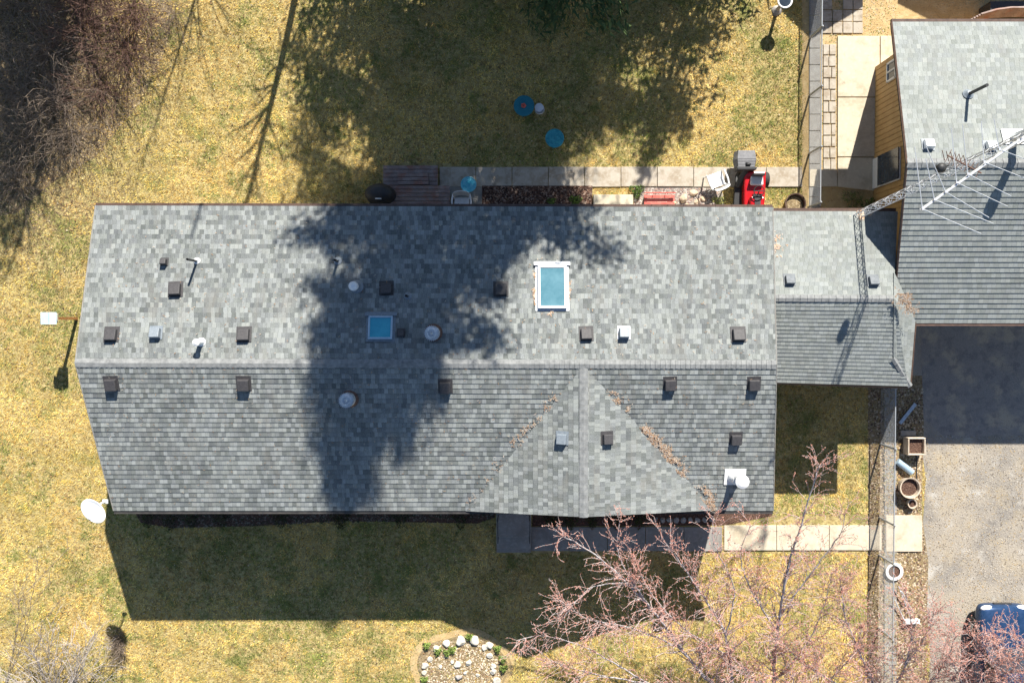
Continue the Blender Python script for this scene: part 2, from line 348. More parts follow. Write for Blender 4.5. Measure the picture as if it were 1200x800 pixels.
for i in range(11):
    y0 = 52+i*13.4
    w = rr.uniform(5.5, 9); x = 964.5
    for (a, b) in ((x, x+w), (x+w+.9, 979)):
        if b-a > 2.5: mb.prism(pxpoly([(a, y0+.6), (b, y0+.6+rr.uniform(-.3, .3)), (b, y0+12.6), (a, y0+12.6)]), -.02, .05+rr.uniform(-.008, .008))
for i in range(4):
    for j in range(5):
        x0 = 963+j*12; y0 = -16+i*14
        if x0+12 < 1012 and rr.random() > .08: mb.prism(pxpoly([(x0+.5, y0+.5), (x0+11.5, y0+.5), (x0+11.5, y0+13.5), (x0+.5, y0+13.5)]), -.02, .045+rr.uniform(-.008, .008))
structure('paver_path', mb, M_['concrete'], bevel=.008)

# ================================================================= ROOFS
def courses(mb, E0, E1, R0, R1, n, uvs, t=.013, k0=0):
    E0, E1, R0, R1 = map(Vector, (E0, E1, R0, R1))
    ax = (E1-E0) if (E1-E0).length > (R1-R0).length else (R1-R0); ax = ax.normalized(); O = E0
    nrm = plane3(E0 if (E1-E0).length > .01 else R0, E1 if (E1-E0).length > .01 else R1, R0 if (E1-E0).length > .01 else E0)[1]
    for k in range(n):
        a, b = k/n, (k+1)/n
        jl = rnd.uniform(-.002, .002)
        p0 = E0.lerp(R0, a)+nrm*(t+jl); p1 = E1.lerp(R1, a)+nrm*(t+jl); p2 = E1.lerp(R1, b); p3 = E0.lerp(R0, b)
        q0 = E0.lerp(R0, a)-nrm*.004; q1 = E1.lerp(R1, a)-nrm*.004
        for quad in ((p0, p1, p2, p3), (q0, q1, p1, p0)):
            o = len(mb.v); mb.v += [Vector(x) for x in quad]; mb.f.append((o, o+1, o+2, o+3))
            for x in quad: uvs.append(((x-O).dot(ax), k0+k+.5))
def roof_solid(mb_, uvs):
    mb_.uv = uvs; return mb_
def capline(mb, a, b, w=.15, pitch=.14, n=None, drop=.035, t=.02):
    a, b = Vector(a), Vector(b); L = (b-a).length; n = n or int(L/pitch); d = (b-a).normalized(); s = d.cross(Vector((0, 0, 1))).normalized()
    for i in range(n):
        p = a.lerp(b, i/n); q = a.lerp(b, (i+1.12)/n)
        hi = Vector((0, 0, t+.016)); lo = Vector((0, 0, t))
        mb.add([p+hi, p+s*w+hi-Vector((0, 0, drop)), p-s*w+hi-Vector((0, 0, drop)), q+lo, q+s*w+lo-Vector((0, 0, drop)), q-s*w+lo-Vector((0, 0, drop)), p, p+s*w-Vector((0, 0, drop+.01)), p-s*w-Vector((0, 0, drop+.01))],
               [(0, 1, 4, 3), (2, 0, 3, 5), (6, 7, 1, 0), (8, 6, 0, 2)])
def deck(mb, pts, t=.12):
    pts = [Vector(p) for p in pts]; n = len(pts); dn = Vector((0, 0, -.012)); 
    mb.add([p+dn for p in pts]+[p-Vector((0, 0, t)) for p in pts], [tuple(range(n)), tuple(range(n, 2*n))[::-1]]+[(i, n+i, n+(i+1) % n, (i+1) % n) for i in range(n)])

# --- main house
ZR, ZB, ZF = 4.9, 3.8, 3.7
bL, bR = W(112, 241, ZB), W(905.5, 243, ZB)
rL, rR = W(88, 425, ZR), W(910, 427, ZR)
fL, fR = W(133, 598, ZF), W(906, 598, ZF)
PB = plane3(bL, bR, rL); PF = plane3(fL, fR, rL)
gA = W(684, 428, ZR-.01); gF = W(684, 605.5, ZR-.02)
vL = hit(546, 598.5, PF)+Vector((0, 0, .004)); vR = hit(838, 597.5, PF)+Vector((0, 0, .004))
PGL = plane3(gA, gF, vL); PGR = plane3(gA, gF, vR)
house = thing('house', 'long single storey house under a patchy grey shingle gable roof with a front cross gable', 'house', (-2, -1, 0))
uvs = []; rf = MB()
courses(rf, bL, bR, rL, rR, 32, uvs)
courses(rf, fL, fR, rL, rR, 31, uvs, k0=50, t=.016)
courses(rf, vL, vL+Vector((.001, 0, 0)), gF, gA, 24, uvs, k0=100)
courses(rf, vR, vR+Vector((.001, 0, 0)), gF, gA, 26, uvs, k0=140)
roof = obj('roof', roof_solid(rf, uvs), M_['shingle'], house)
m = MB(); capline(m, rL, rR, .12, drop=.03, t=.012); obj('ridge_cap', m, M_['cap'], roof)
m = MB(); capline(m, gA, gF, .12, drop=.03, t=.012); obj('ridge_cap', m, M_['cap'], roof)
m = MB(); deck(m, [bL, bR, rR, rL]); deck(m, [rL, rR, fR, fL]); deck(m, [gA, gF, vL]); deck(m, [gA, vR, gF]); obj('roof_deck', m, M_['fascia'], roof)
# rake edge + gutters
m = MB()
up = Vector((0, 0, .02))
for a, b in ((bL, rL), (rL, fL), (bR, rR), (rR, fR)):
    m = MB(); m.tube([a+up*.2, b+up*.2], .02, 4); obj('drip_edge', m, M_['greyconcrete'], roof)
m = MB(); off = Vector((0, .07, -.06)); L = (bR-bL).length
m.box((bL+bR)/2+Vector((0, .045, -.06)), (L, .07, .10), math.atan2(bR.y-bL.y, bR.x-bL.x))
for i in range(42):
    p = bL.lerp(bR, (i+.5)/42)+Vector((0, .04, .0)); m.box(p, (.025, .09, .015))
obj('gutter', m, M_['trim'], house)
m = MB(); m.box((fL+fR)/2+Vector((0, -.05, -.08)), ((fR-fL).length, .10, .12), math.atan2(fR.y-fL.y, fR.x-fL.x)); obj('gutter', m, M_['fascia'], house)
# walls
wx0, wx1, wy0, wy1 = fL.x+.5, fR.x-.45, fL.y+.6, bL.y-.5
m = MB(); m.prism([(wx0, wy0), (wx1, wy0), (wx1, wy1), (wx0, wy1)], 0, 3.55)
for x in (wx0+.01, wx1-.01):
    ym = rL.y; m.prism([(x-.04, wy0), (x+.04, wy0), (x+.04, wy1), (x-.04, wy1)], 3.5, 3.58)
    m.add([(x-.04, wy0, 3.57), (x-.04, wy1, 3.57), (x-.04, ym, 4.72), (x+.04, wy0, 3.57), (x+.04, wy1, 3.57), (x+.04, ym, 4.72)], [(0, 1, 2)[::-1], (3, 4, 5), (0, 2, 5, 3), (1, 4, 5, 2)])
for k in range(22):   # lap boards, front and back
    z = .35+k*.145
    m.box(((wx0+wx1)/2, wy0-.008, z), (wx1-wx0, .02, .02)); m.box(((wx0+wx1)/2, wy1+.008, z), (wx1-wx0, .02, .02))
obj('wall', m, M_['grey_siding'], house)
m = MB(); gy = gF.y+.45; m.add([(vL.x+.7, gy, 3.5), (vR.x-.7, gy, 3.5), (gF.x, gy, 4.7), (vL.x+.7, gy+.1, 3.5), (vR.x-.7, gy+.1, 3.5), (gF.x, gy+.1, 4.7)], [(0, 1, 2), (3, 5, 4), (0, 3, 4, 1), (1, 4, 5, 2), (2, 5, 3, 0)]); obj('gable_wall', m, M_['grey_siding'], house)
def window(parent, x, y, z, w, h, ydir=-1):
    f = MB(); t = .08
    for dx, dz, ww, hh in ((0, h/2, w+2*t, t), (0, -h/2, w+2*t, t), (w/2+t/2, 0, t, h), (-w/2-t/2, 0, t, h), (0, 0, .05, h)):
        f.box((x+dx, y+ydir*.05, z+dz), (ww, .06, hh))
    n = node('window', parent, (x, y, z)); obj('frame', f, M_['white'], n)
    obj('pane', MB().box((x, y+ydir*.035, z), (w, .03, h)), M_['darkglass'], n)
for x in (-10.2, -7.2, -4, 3.6, 6): window(house, x, wy0, 2.2, 1.3, 1.1)
for x in (-10.5, -7.5, 2.2, 6): window(house, x, wy1, 2.3, 1.1, .9, 1)
dn = node('door', house, (.35, wy0, 1.6)); obj('door_leaf', MB().box((.35, wy0-.04, 1.65), (.92, .06, 2.05)), M_['redpaint'], dn); obj('handle', MB().lathe((.7, wy0-.1, 1.6), [(.01, -.03), (.035, -.01), (.035, .02), (.01, .03)], 10), M_['galv'], dn)
dn = node('door', house, (3.4, wy1, 1.4)); obj('door_leaf', MB().box((3.4, wy1+.04, 1.4), (.9, .06, 2.0)), M_['white'], dn)

# --- things fixed to the roofs
def basis(plane):
    n = plane[1]; x = Vector((1, 0, 0)); x = (x-n*x.dot(n)).normalized(); y = n.cross(x)
    return Matrix((x, y, n)).transposed()
def vent(parent, px, py, plane, mk, s=.33, h=.17, flange=None, lab=None):
    p = hit(px, py, plane); b = basis(plane) @ Matrix.Rotation(rnd.uniform(-.05, .05), 3, 'Z'); s *= rnd.uniform(.92, 1.04)
    # hood sits up off the slope with a sloping lid
    m = MB(); x = s/2
    pts = [(-x, -x, .03), (x, -x, .03), (x, x, .03), (-x, x, .03), (-x*.93, -x*.96, h), (x*.93, -x*.96, h), (x*.93, x*.93, h*.82), (-x*.93, x*.93, h*.82)]
    m.add([p+b @ Vector(q) for q in pts], [(0, 3, 2, 1), (4, 5, 6, 7), (0, 1, 5, 4), (1, 2, 6, 5), (2, 3, 7, 6), (3, 0, 4, 7)])
    v = obj('roof_vent', m, M_[mk], parent, bevel=.015)
    f = MB().box(p+b @ Vector((0, .03, .022)), (s*1.28, s*1.34, .012), tilt=b); obj('flange', f, M_[flange or mk], v)
    if lab: v['label'] = lab
    return v
for x, y in ((131, 393), (206, 340), (286, 393), (687, 392), (865, 393), (453, 339), (587, 340)): vent(house, x, y, PB, 'ventdark')
for x, y, fl in ((183, 391, 'ventgrey'), (731, 391, 'galv')): vent(house, x, y, PB, 'ventgrey', .29, .2, fl, 'grey metal roof vent on a paler flange')
vent(house, 470, 391, PB, 'ventdark', .2, .12); vent(house, 193, 308, PB, 'ventdark', .17, .2)
for x, y in ((131, 450), (286, 450), (522, 453), (785, 450), (883, 450)): vent(house, x, y, PF, 'ventdark')
vent(house, 862, 514, PF, 'ventdark', .3); vent(house, 659, 514, PGL, 'ventgrey', .29); vent(house, 711, 514, PGR, 'ventdark', .29)

def pipe_part(parent, name, px, py, plane, r, h, mk, flange='ventgrey', cap=None, capm=None, fs=.3):
    p = hit(px, py, plane); n = node(name, parent, p)
    obj('pipe', MB().lathe(p, [(r, -.1), (r, h), (r*.8, h), (r*.8, h-.05)], 16), M_[mk], n, smooth=False)
    b = basis(plane)
    if flange: obj('flashing', MB().lathe(p, [(fs*.5, .025), (fs*.42, .04), (r*1.5, .07), (r*1.15, .16)], 18, m=b), M_[flange], n)
    if cap:
        obj('cap', MB().lathe(p+Vector((0, 0, h)), cap, 24), M_[capm], n)
    return n
pipe_part(house, 'vent_pipe', 231, 306, PB, .035, .75, 'black', 'white', fs=.2)
pipe_part(house, 'vent_pipe', 396, 306, PB, .035, .45, 'black', 'ventgrey', fs=.24)
pipe_part(house, 'vent_pipe', 478, 347, PB, .035, .42, 'black', 'ventgrey', fs=.24)
pipe_part(house, 'vent_pipe', 236, 401, PB, .07, .38, 'white', 'white', [(.10, 0), (.10, .05), (.03, .09)], 'white', .26)
pipe_part(house, 'flue', 418, 336, PB, .09, .42, 'galv', 'ventgrey', [(.13, 0), (.13, .14), (.115, .17), (.10, .17), (.06, .2)], 'whiteplastic', .4)
def big_flue(px, py, plane):
    n = pipe_part(house, 'chimney_flue', px, py, plane, .15, .42, 'rust', 'rust', [(.2, 0), (.2, .04), (.17, .06), (.15, .12), (.195, .13), (.195, .16), (.12, .19), (.10, .175), (.035, .185), (.02, .2)], 'galv', .52)
    p = hit(px, py, plane); f = MB()
    for k in range(24):
        a = 2*math.pi*k/24; f.box(p+Vector((.18*math.cos(a), .18*math.sin(a), .52)), (.012, .05, .1), a+1.57)
        a2 = a; f.box(p+Vector((.2*math.cos(a), .2*math.sin(a), .585)), (.05, .014, .008), a)
    obj('cap_louvres', f, M_['galv'], n)
    obj('storm_collar', MB().lathe(p+Vector((0, 0, .22)), [(.16, .05), (.2, 0), (.205, 0), (.165, .06)], 24), M_['galv'], n)
big_flue(508, 390, PB); big_flue(410, 467, PF)
# white square-based flue on front slope
p = hit(861, 558, PF); b = basis(PF); n = node('furnace_flue', house, p)
obj('flashing', MB().box(p+b @ Vector((0, 0, .03)), (.62, .5, .02), tilt=b), M_['white'], n)
obj('boot', MB().lathe(p, [(.22, .03), (.2, .1), (.13, .2), (.12, .3)], 20, m=b), M_['white'], n)
obj('pipe', MB().lathe(p, [(.09, 0), (.09, .8)], 16), M_['galv'], n)
obj('cap', MB().lathe(p+Vector((0, 0, .75)), [(.1, 0), (.19, .02), (.195, .09), (.12, .13), (.02, .14)], 24), M_['whiteplastic'], n)

def skylight(px0, py0, px1, py1, plane, mglass, mframe, fw, h, label):
    b = basis(plane); c = hit((px0+px1)/2, (py0+py1)/2, plane); a_ = hit(px0, py0, plane); d_ = hit(px1, py1, plane)
    inv = b.transposed(); q = inv @ (d_-a_); w, hh = abs(q.x), abs(q.y)
    n = node('skylight', house, c); n['label'] = label
    f = MB()
    for dx, dy, ww, hgt in ((0, hh/2-fw/2, w, fw), (0, -hh/2+fw/2, w, fw), (w/2-fw/2, 0, fw, hh-2*fw), (-w/2+fw/2, 0, fw, hh-2*fw)):
        f.box(c+b @ Vector((dx, dy, h/2)), (ww, hgt, h), tilt=b)
    obj('frame', f, M_[mframe], n, bevel=.008)
    obj('pane', MB().box(c+b @ Vector((0, 0, h-.03)), (w-2*fw, hh-2*fw, .015), tilt=b), M_[mglass], n)
    fl = MB(); fl.box(c+b @ Vector((0, .04, .026)), (w+.14, hh+.2, .01), tilt=b); fl.box(c+b @ Vector((0, hh/2+.06, .06)), (w+.22, .1, .05), tilt=b)
    obj('flashing', fl, M_['galv'] if mframe == 'alu' else M_['ventgrey'], n)
skylight(630, 312, 664, 362, PB, 'glass', 'alu', .07, .12, 'larger white framed skylight with blue grey glass')
skylight(432.5, 371, 460, 398, PB, 'glass2', 'bluepipe', .05, .12, 'small square skylight with turquoise dome')
# soffit light under cross gable
obj('porch_lamp', MB().lathe((gF.x-1.05, gF.y-.12, 3.25), [(.06, .1), (.16, .08), (.2, 0), (.05, -.03)], 18, sx=1.3), M_['white'], house)

# --- breezeway
ZE = 3.25; ZBR = 4.15
a0 = W(903, 247.5, ZE); a1 = W(1052, 248, ZE); c0 = W(906, 349, ZBR); c1 = W(1047, 350, ZBR)
e0 = W(906, 447, ZE); e1 = W(1066.5, 452.5, ZE-.12)
a0.x = c0.x = e0.x = 7.05
PS = plane3(c0, c1, e0); PN = plane3(a0, a1, c0)
c2 = hit(1046.5, 420, PS)
breeze = thing('breezeway', 'low shingled link building between the long house and the garage', 'building', (9, 0, 0))
uvs = []; rf = MB(); nn = 20
courses(rf, a0, a1, c0, c1, 22, uvs)
courses(rf, e0, hit(1064, 452.3, PS), c0, c1+Vector((.05, 0, 0)), 22, uvs, k0=60)
v1 = hit(1046.5, 318, PN)+Vector((0, 0, .02)); v5 = W(1073, 374, 3.3)
up2 = Vector((0, 0, .03))
courses(rf, e1, v5, c2+up2, c1+up2, 6, uvs, k0=90)
courses(rf, v5, v5+Vector((0, .01, 0)), c1+up2, v1+up2, 6, uvs, k0=98)
brf = obj('roof', roof_solid(rf, uvs), M_['shingle2'], breeze)
m = MB(); capline(m, c0, c1, .10, .2, drop=.03, t=.012); obj('ridge_cap', m, M_['cap'], brf)
m = MB(); capline(m, e1+up2, c2+up2*1.5, .08, .22); obj('ridge_cap', m, M_['cap'], brf)
m = MB(); deck(m, [a0, a1, c1, c0]); deck(m, [c0, c1, hit(1064, 452.3, PS), e0]); deck(m, [c2, c1, v5, e1], .1); obj('roof_deck', m, M_['fascia'], brf)
m = MB(); m.box((a0+a1)/2+Vector((0, .05, -.06)), ((a1-a0).length-.1, .1, .1)); m.tube([v5, e1], .04, 4); m.tube([e0+Vector((.6, -.03, -.05)), e1+Vector((0, -.03, -.05))], .045, 4); obj('gutter', m, M_['trim'], breeze)
m = MB(); m.prism([(7.2, e0.y+.4), (11.5, e0.y+.3), (11.5, a0.y-1.0), (7.2, a0.y-1.0)], 0, 3.1); obj('wall', m, M_['grey_siding'], breeze)
vent(breeze, 925, 329, PN, 'ventmid', .27, .15); vent(breeze, 1023, 330, PN, 'ventmid', .27, .15)

# --- neighbouring garage
gb0 = W(1045, 26, 3.3); gb1 = W(1400, 26, 3.3); gr0 = W(1063, 191, 5.0); gr1 = W(1400, 191, 5.0); ge0 = W(1046, 378.5, 3.3); ge1 = W(1400, 378.5, 3.3)
gb1.x = gr1.x = ge1.x = 20.5
PGB = plane3(gb0, gb1, gr0); PGF = plane3(ge0, ge1, gr0)
gar = thing('garage', 'tan sided garage with light grey shingle gable roof at the right edge', 'garage', (15, 4, 0))
uvs = []; rf = MB(); courses(rf, gb0, gb1, gr0, gr1, 30, uvs, t=.011); courses(rf, ge0, ge1, gr0, gr1, 30, uvs, t=.017, k0=50)
grf = obj('roof', roof_solid(rf, uvs), M_['shingle2'], gar)
m = MB(); capline(m, gr0, gr1, .13, .2, drop=.05); obj('ridge_cap', m, M_['cap'], grf)
m = MB(); deck(m, [gb0, gb1, gr1, gr0]); deck(m, [gr0, gr1, ge1, ge0]); obj('roof_deck', m, M_['fascia'], grf)
m = MB(); m.tube([gb0, gr0, ge0], .03, 4); m.box((gb0+gb1)/2+Vector((0, .05, -.05)), ((gb1-gb0).length, .09, .09)); m.box((ge0+ge1)/2+Vector((0, -.04, -.05)), ((ge1-ge0).length, .09, .09)); obj('gutter', m, M_['trim'], gar)
GX = 12.12; gy0, gy1 = ge0.y+.35, gb0.y-.35; ym = gr0.y
m = MB()
m.add([(GX, gy0, 0), (GX, gy1, 0), (GX, gy1, 3.3), (GX, ym, 4.85), (GX, gy0, 3.3), (20, gy0, 0), (20, gy1, 0), (20, gy1, 3.3), (20, ym, 4.85), (20, gy0, 3.3)],
      [(0, 4, 3, 2, 1), (5, 6, 7, 8, 9), (0, 5, 9, 4), (1, 2, 7, 6)])
nb = int((gy1-gy0)/.17)
for i in range(nb):   # vertical grooved boards
    y = gy0+(i+.5)*(gy1-gy0)/nb; zt = 3.25+1.5*(1-abs(y-ym)/((gy1-gy0)/2))
    m.box((GX-.012, y, zt/2), (.024, .17-.022, zt))
obj('wall', m, M_['siding'], gar)
# small window, garage side
yA, yB = G(1020, 92).y, 0
n = node('window', gar, (GX, 8.1, 1.45)); wy = 7.93
f = MB()
for dy, dz, w_, h_ in ((0, .3, .62, .06), (0, -.3, .62, .06), (.28, 0, .06, .6), (-.28, 0, .06, .6), (0, 0, .05, .56)): f.box((GX-.05, wy+dy, 1.36+dz), (.06, w_, h_))
obj('frame', f, M_['white'], n); obj('pane', MB().box((GX-.035, wy, 1.36), (.03, .5, .56)), M_['darkglass'], n)
# side door: white lower door with dark storm glass
yd0, yd1 = G(1021, 222).y, G(1021, 187).y; dy = (yd0+yd1)/2; dw = yd1-yd0
n = node('door', gar, (GX, dy, 1.0)); obj('door_leaf', MB().box((GX-.05, dy, 1.02), (.06, dw, 2.0)), M_['white'], n, bevel=.01)
obj('storm_glass', MB().box((GX-.1, dy+.02, 1.28), (.03, dw-.02, 1.5)), M_['darkglass'], n)
obj('handle', MB().box((GX-.11, dy-.4, 1.0), (.05, .03, .12)), M_['galv'], n)
m = MB(); m.box((15.8, gy0-.03, 1.1), (4.8, .06, 2.15))
for k in range(4): m.box((15.8, gy0-.07, .35+k*.53), (4.7, .03, .45))
obj('garage_door', m, M_['white'], gar)
for x, y in ((1087, 171), (1160, 173)): 
    v = vent(gar, x, y, PGB, 'alu', .27, .2, 'ventgrey'); 
p = hit(1134, 111, PGB); n = node('vent_pipe', gar, p); obj('pipe', MB().lathe(p, [(.045, -.1), (.045, 1.0)], 12), M_['black'], n); obj('flashing', MB().lathe(p, [(.16, .03), (.13, .05), (.06, .12)], 16, m=basis(PGB)), M_['ventgrey'], n)
p = hit(1187, 161, PGB); b = basis(PGB); n = node('wood_stove_flue', gar, p)
obj('flashing', MB().box(p+b @ Vector((0, 0, .03)), (.62, .48, .02), tilt=b), M_['white'], n); obj('pipe', MB().lathe(p, [(.11, -.1), (.11, 1.35)], 20), M_['galv'], n)
obj('cap', MB().lathe(p+Vector((0, 0, 1.35)), [(.17, 0), (.17, .12), (.03, .2)], 20), M_['galv'], n)

# --- off-frame sheds that throw the shade at the top right
def shed(name, label, x0, x1, y0, y1, h, peak, mk):
    s = thing(name, label, 'shed', ((x0+x1)/2, (y0+y1)/2, 0)); xm = (x0+x1)/2
    m = MB(); m.add([(x0, y0, 0), (x1, y0, 0), (x1, y1, 0), (x0, y1, 0), (x0, y0, h), (x1, y0, h), (x1, y1, h), (x0, y1, h), (xm, y0, peak), (xm, y1, peak)], [(0, 1, 5, 8, 4), (3, 7, 9, 6, 2), (0, 4, 7, 3), (1, 2, 6, 5)])
    obj('wall', m, M_[mk], s)
    uv = []; r = MB(); o = .25; e = (peak-h)/(xm-x0)*o
    for sx, xe in ((-1, x0-o), (1, x1+o)): courses(r, (xe, y0-o, h-e), (xe, y1+o, h-e), (xm, y0-o, peak), (xm, y1+o, peak), 12, uv)
    obj('roof', roof_solid(r, uv), M_['shingle2'], s); obj('door', MB().box((xm, y0-.03, 1.0), (.9, .06, 1.95)), M_['white'], s)
shed('garden_shed', 'small tan garden shed past the top end of the fence', 9.9, 12.2, 13.6, 16.4, 2.6, 3.3, 'siding')
shed('storage_shed', 'wide grey storage shed behind the garage', 14.0, 20, 14.2, 17.5, 2.9, 4.0, 'grey_siding')

# --- pine-needle litter lying on the roofs
def litter(name, label, pts, plane, n, w, seed, cols, lift=.02, group='needle litter on the roofs'):
    r = np.random.default_rng(seed); pts = [hit(x, y, plane(x, y) if callable(plane) else plane) for x, y in pts]
    V = []; cl = []; b = basis(plane(0, 0) if callable(plane) else plane)
    segn = len(pts)-1; ww = w if isinstance(w, (list, tuple)) else [w]*len(pts)
    n = int(n*2.6)
    for i in range(n):
        t = r.random()*segn; k = min(int(t), segn-1); f = t-k; p = pts[k].lerp(pts[k+1], f); wd = ww[k]*(1-f)+ww[k+1]*f
        q = p+b @ Vector((r.normal()*wd, r.normal()*wd*.8, 0))
        if vnoise(np.array([q.x]), np.array([q.y]), seed, 6)[0]*.6+vnoise(np.array([q.x]), np.array([q.y]), seed+50, 15)[0]*.4 < .42+.25*r.random(): continue
        a = r.random()*6.28; l = r.uniform(.014, .034); s = r.uniform(.004, .009)
        d = b @ Vector((math.cos(a), math.sin(a), 0)); e = b @ Vector((-math.sin(a), math.cos(a), 0)); up_ = Vector((0, 0, lift+r.random()*.03*math.exp(-((q-p).length/wd)**2)))
        V += [q-d*l+up_-e*s, q-d*l+up_+e*s, q+d*l+up_+e*s, q+d*l+up_-e*s]; c = cols[r.integers(len(cols))]; cl += [c]*4
    V = np.array([tuple(v) for v in V]); o = V.mean(0); V -= o
    ob = raw(name, V, np.arange(len(V)).reshape(-1, 4), M_['litter'], np.array(cl), loc=tuple(o)); tag(ob, label, 'litter', group, 'stuff'); return ob
oc = [(.56, .37, .23), (.48, .28, .15), (.64, .50, .36), (.34, .20, .12), (.66, .56, .46), (.42, .38, .34)]
litter('needle_litter', 'thick streak of orange needles in the right valley of the cross gable', [(752, 500), (770, 520), (785, 535), (798, 556)], PF, 1000, [.06, .12, .16, .08], 1, oc, .04)
litter('needle_litter', 'needles at the foot of the right valley by the eave', [(820, 574), (834, 594)], PF, 420, .12, 2, oc, .04)
litter('needle_litter', 'small needle patches high in the right valley', [(716, 462), (736, 484)], PF, 200, .10, 3, oc, .04)
litter('needle_litter', 'sparse needles along the left valley of the cross gable', [(655, 465), (640, 480), (612, 508), (604, 520)], PF, 240, .10, 4, oc, .04)
litter('needle_litter', 'thin scatter of needles low in the left valley', [(590, 540), (548, 590)], PF, 70, .14, 5, oc, .04)
litter('needle_litter', 'pale orange needles along the left end of the breezeway roof', [(907, 268), (909, 285), (909, 300)], PN, 300, [.05, .1, .07], 6, [(.62, .42, .28), (.55, .35, .24), (.50, .42, .36)])
litter('needle_litter', 'orange needle drift where the breezeway meets the garage roof', [(1051, 342), (1058, 354), (1066, 365)], PS, 480, [.1, .15, .1], 7, oc, .17)
litter('needle_litter', 'small tan needle patch at the back eave of the breezeway roof', [(1008, 252), (1019, 253)], PN, 160, .12, 8, oc)
litter('needle_litter', 'thin line of needles caught along the skylight sides', [(627, 318), (627, 358)], PB, 110, .03, 9, oc)
litter('needle_litter', 'thin line of needles right of the large skylight', [(667, 316), (667, 350), (644, 368)], PB, 120, .03, 10, oc)

rr4 = np.random.default_rng(4)
for pl, reg, nm in ((PB, (130, 250, 890, 420), 'loose specks of needles and leaf bits strewn over the rear slope'), (PF, (120, 430, 890, 590), 'loose specks of needles and leaf bits strewn over the front slope')):
    V = []; cl_ = []; b = basis(pl)
    for i in range(700):
        q = hit(rr4.uniform(reg[0], reg[2]), rr4.uniform(reg[1], reg[3]), pl)+pl[1]*.03; a = rr4.random()*3.14; l = rr4.uniform(.012, .035); d = b @ Vector((math.cos(a), math.sin(a), 0)); e = b @ Vector((-math.sin(a), math.cos(a), 0)); V += [q-d*l-e*.006, q+d*l-e*.006, q+d*l+e*.006, q-d*l+e*.006]; cl_ += [oc[rr4.integers(len(oc))]]*4
    V = np.array([tuple(v) for v in V]); o = V.mean(0); tag(raw('needle_litter', V-o, np.arange(len(V)).reshape(-1, 4), M_['litter'], np.array(cl_)*.75, loc=tuple(o)), nm, 'litter', 'needle litter on the roofs', 'stuff')

# ================================================================= THINGS AROUND THE HOUSE
# satellite dish at the lower left corner
e = hit(124, 587, PF); dc = W(111, 598, 4.2)
sd = thing('satellite_dish', 'white oval satellite dish on an arm at the lower left roof corner', 'satellite dish', e)
tn = (Vector((-.08, .06, .98))).normalized(); bx = Vector((1, 0, 0)); bx = (bx-tn*bx.dot(tn)).normalized(); bb = Matrix((bx, tn.cross(bx), tn)).transposed() @ Matrix.Rotation(R(-38), 3, 'Z')
m = MB(); m.lathe(dc, [(.02, -.01), (.2, .01), (.36, .05), (.42, .085), (.425, .075), (.36, .03), (.2, -.01), (.02, -.03)], 32, sx=1.0, sy=.66, m=bb); obj('reflector', m, M_['whiteplastic'], sd, smooth=True)
m = MB(); m.tube([e, e+Vector((0, 0, .28)), dc+bb @ Vector((0, 0, -.03))], .028, 8); m.box(e+Vector((0, 0, .03)), (.16, .12, .03)); obj('mount', m, M_['white'], sd)
m = MB(); m.tube([dc+bb @ Vector((0, -.26, .02)), dc+bb @ Vector((0, -.05, .30))], .009, 6); m.box(dc+bb @ Vector((0, -.03, .31)), (.05, .04, .06), tilt=bb); obj('feed_horn', m, M_['white'], sd)
# bird house on a post at the left
b0 = G(90, 373); bh = thing('bird_house', 'pale blue topped bird house on an orange brown post beside the left gable end', 'bird house', b0)
obj('post', MB().box(b0+Vector((0, 0, .75)), (.09, .09, 1.5)), M_['postwood'], bh)
m = MB(); m.box(b0+Vector((0, 0, 1.62)), (.32, .30, .3)); obj('box', m, M_['white'], bh, bevel=.01)
m = MB(); m.box(b0+Vector((-.09, 0, 1.80)), (.3, .38, .03), tilt=Matrix.Rotation(R(-16), 3, 'Y')); m.box(b0+Vector((.16, 0, 1.79)), (.2, .38, .03), tilt=Matrix.Rotation(R(24), 3, 'Y')); rfb = obj('roof', m, M_['birdhouse'], bh)
# antenna tower
tb = G(1012, 249); top = W(1216, 150, 9.6); tb = Vector((top.x*.955, top.y*.80, 0))
P1_, P2_ = W(1010, 249, 3.5), W(1063, 224, 5.5); dd_ = (P2_-P1_)/2.0; tb = P1_-dd_*3.5; top = P1_+dd_*6.3
tw = thing('antenna_tower', 'triangular lattice antenna tower rising behind the breezeway beside the garage', 'antenna tower', tb)
d = (top-tb).normalized(); s1 = d.cross(Vector((0, 0, 1))).normalized(); s2 = d.cross(s1)
offs = [(s1*math.cos(a)+s2*math.sin(a))*.125 for a in (0, 2.094, 4.189)]
m = MB()
for o_ in offs: m.tube([tb+o_, top+o_], .016, 6)
nseg = 42
for i in range(nseg):
    a = tb.lerp(top, i/nseg); c_ = tb.lerp(top, (i+1)/nseg)
    for k in range(3):
        m.tube([a+offs[k], c_+offs[(k+1) % 3]], .0075, 4, False); 
        if i % 2 == 0: m.tube([a+offs[k], a+offs[(k+1) % 3]], .0075, 4, False)
obj('lattice', m, M_['alu'], tw)
m = MB(); m.tube([tb.lerp(top, .93), top+d*1.2], .025, 8); obj('mast', m, M_['galv'], tw)
an = node('antenna', tw, top); za = 9.5
B0, B1 = W(1081, 245, za), W(1212, 152, za)
m = MB(); m.tube([B0, B1], .028, 6); m.tube([B0+Vector((0, 0, -.12)), B1+Vector((0, 0, -.12))], .018, 6); obj('boom', m, M_['alu'], an)
m = MB()
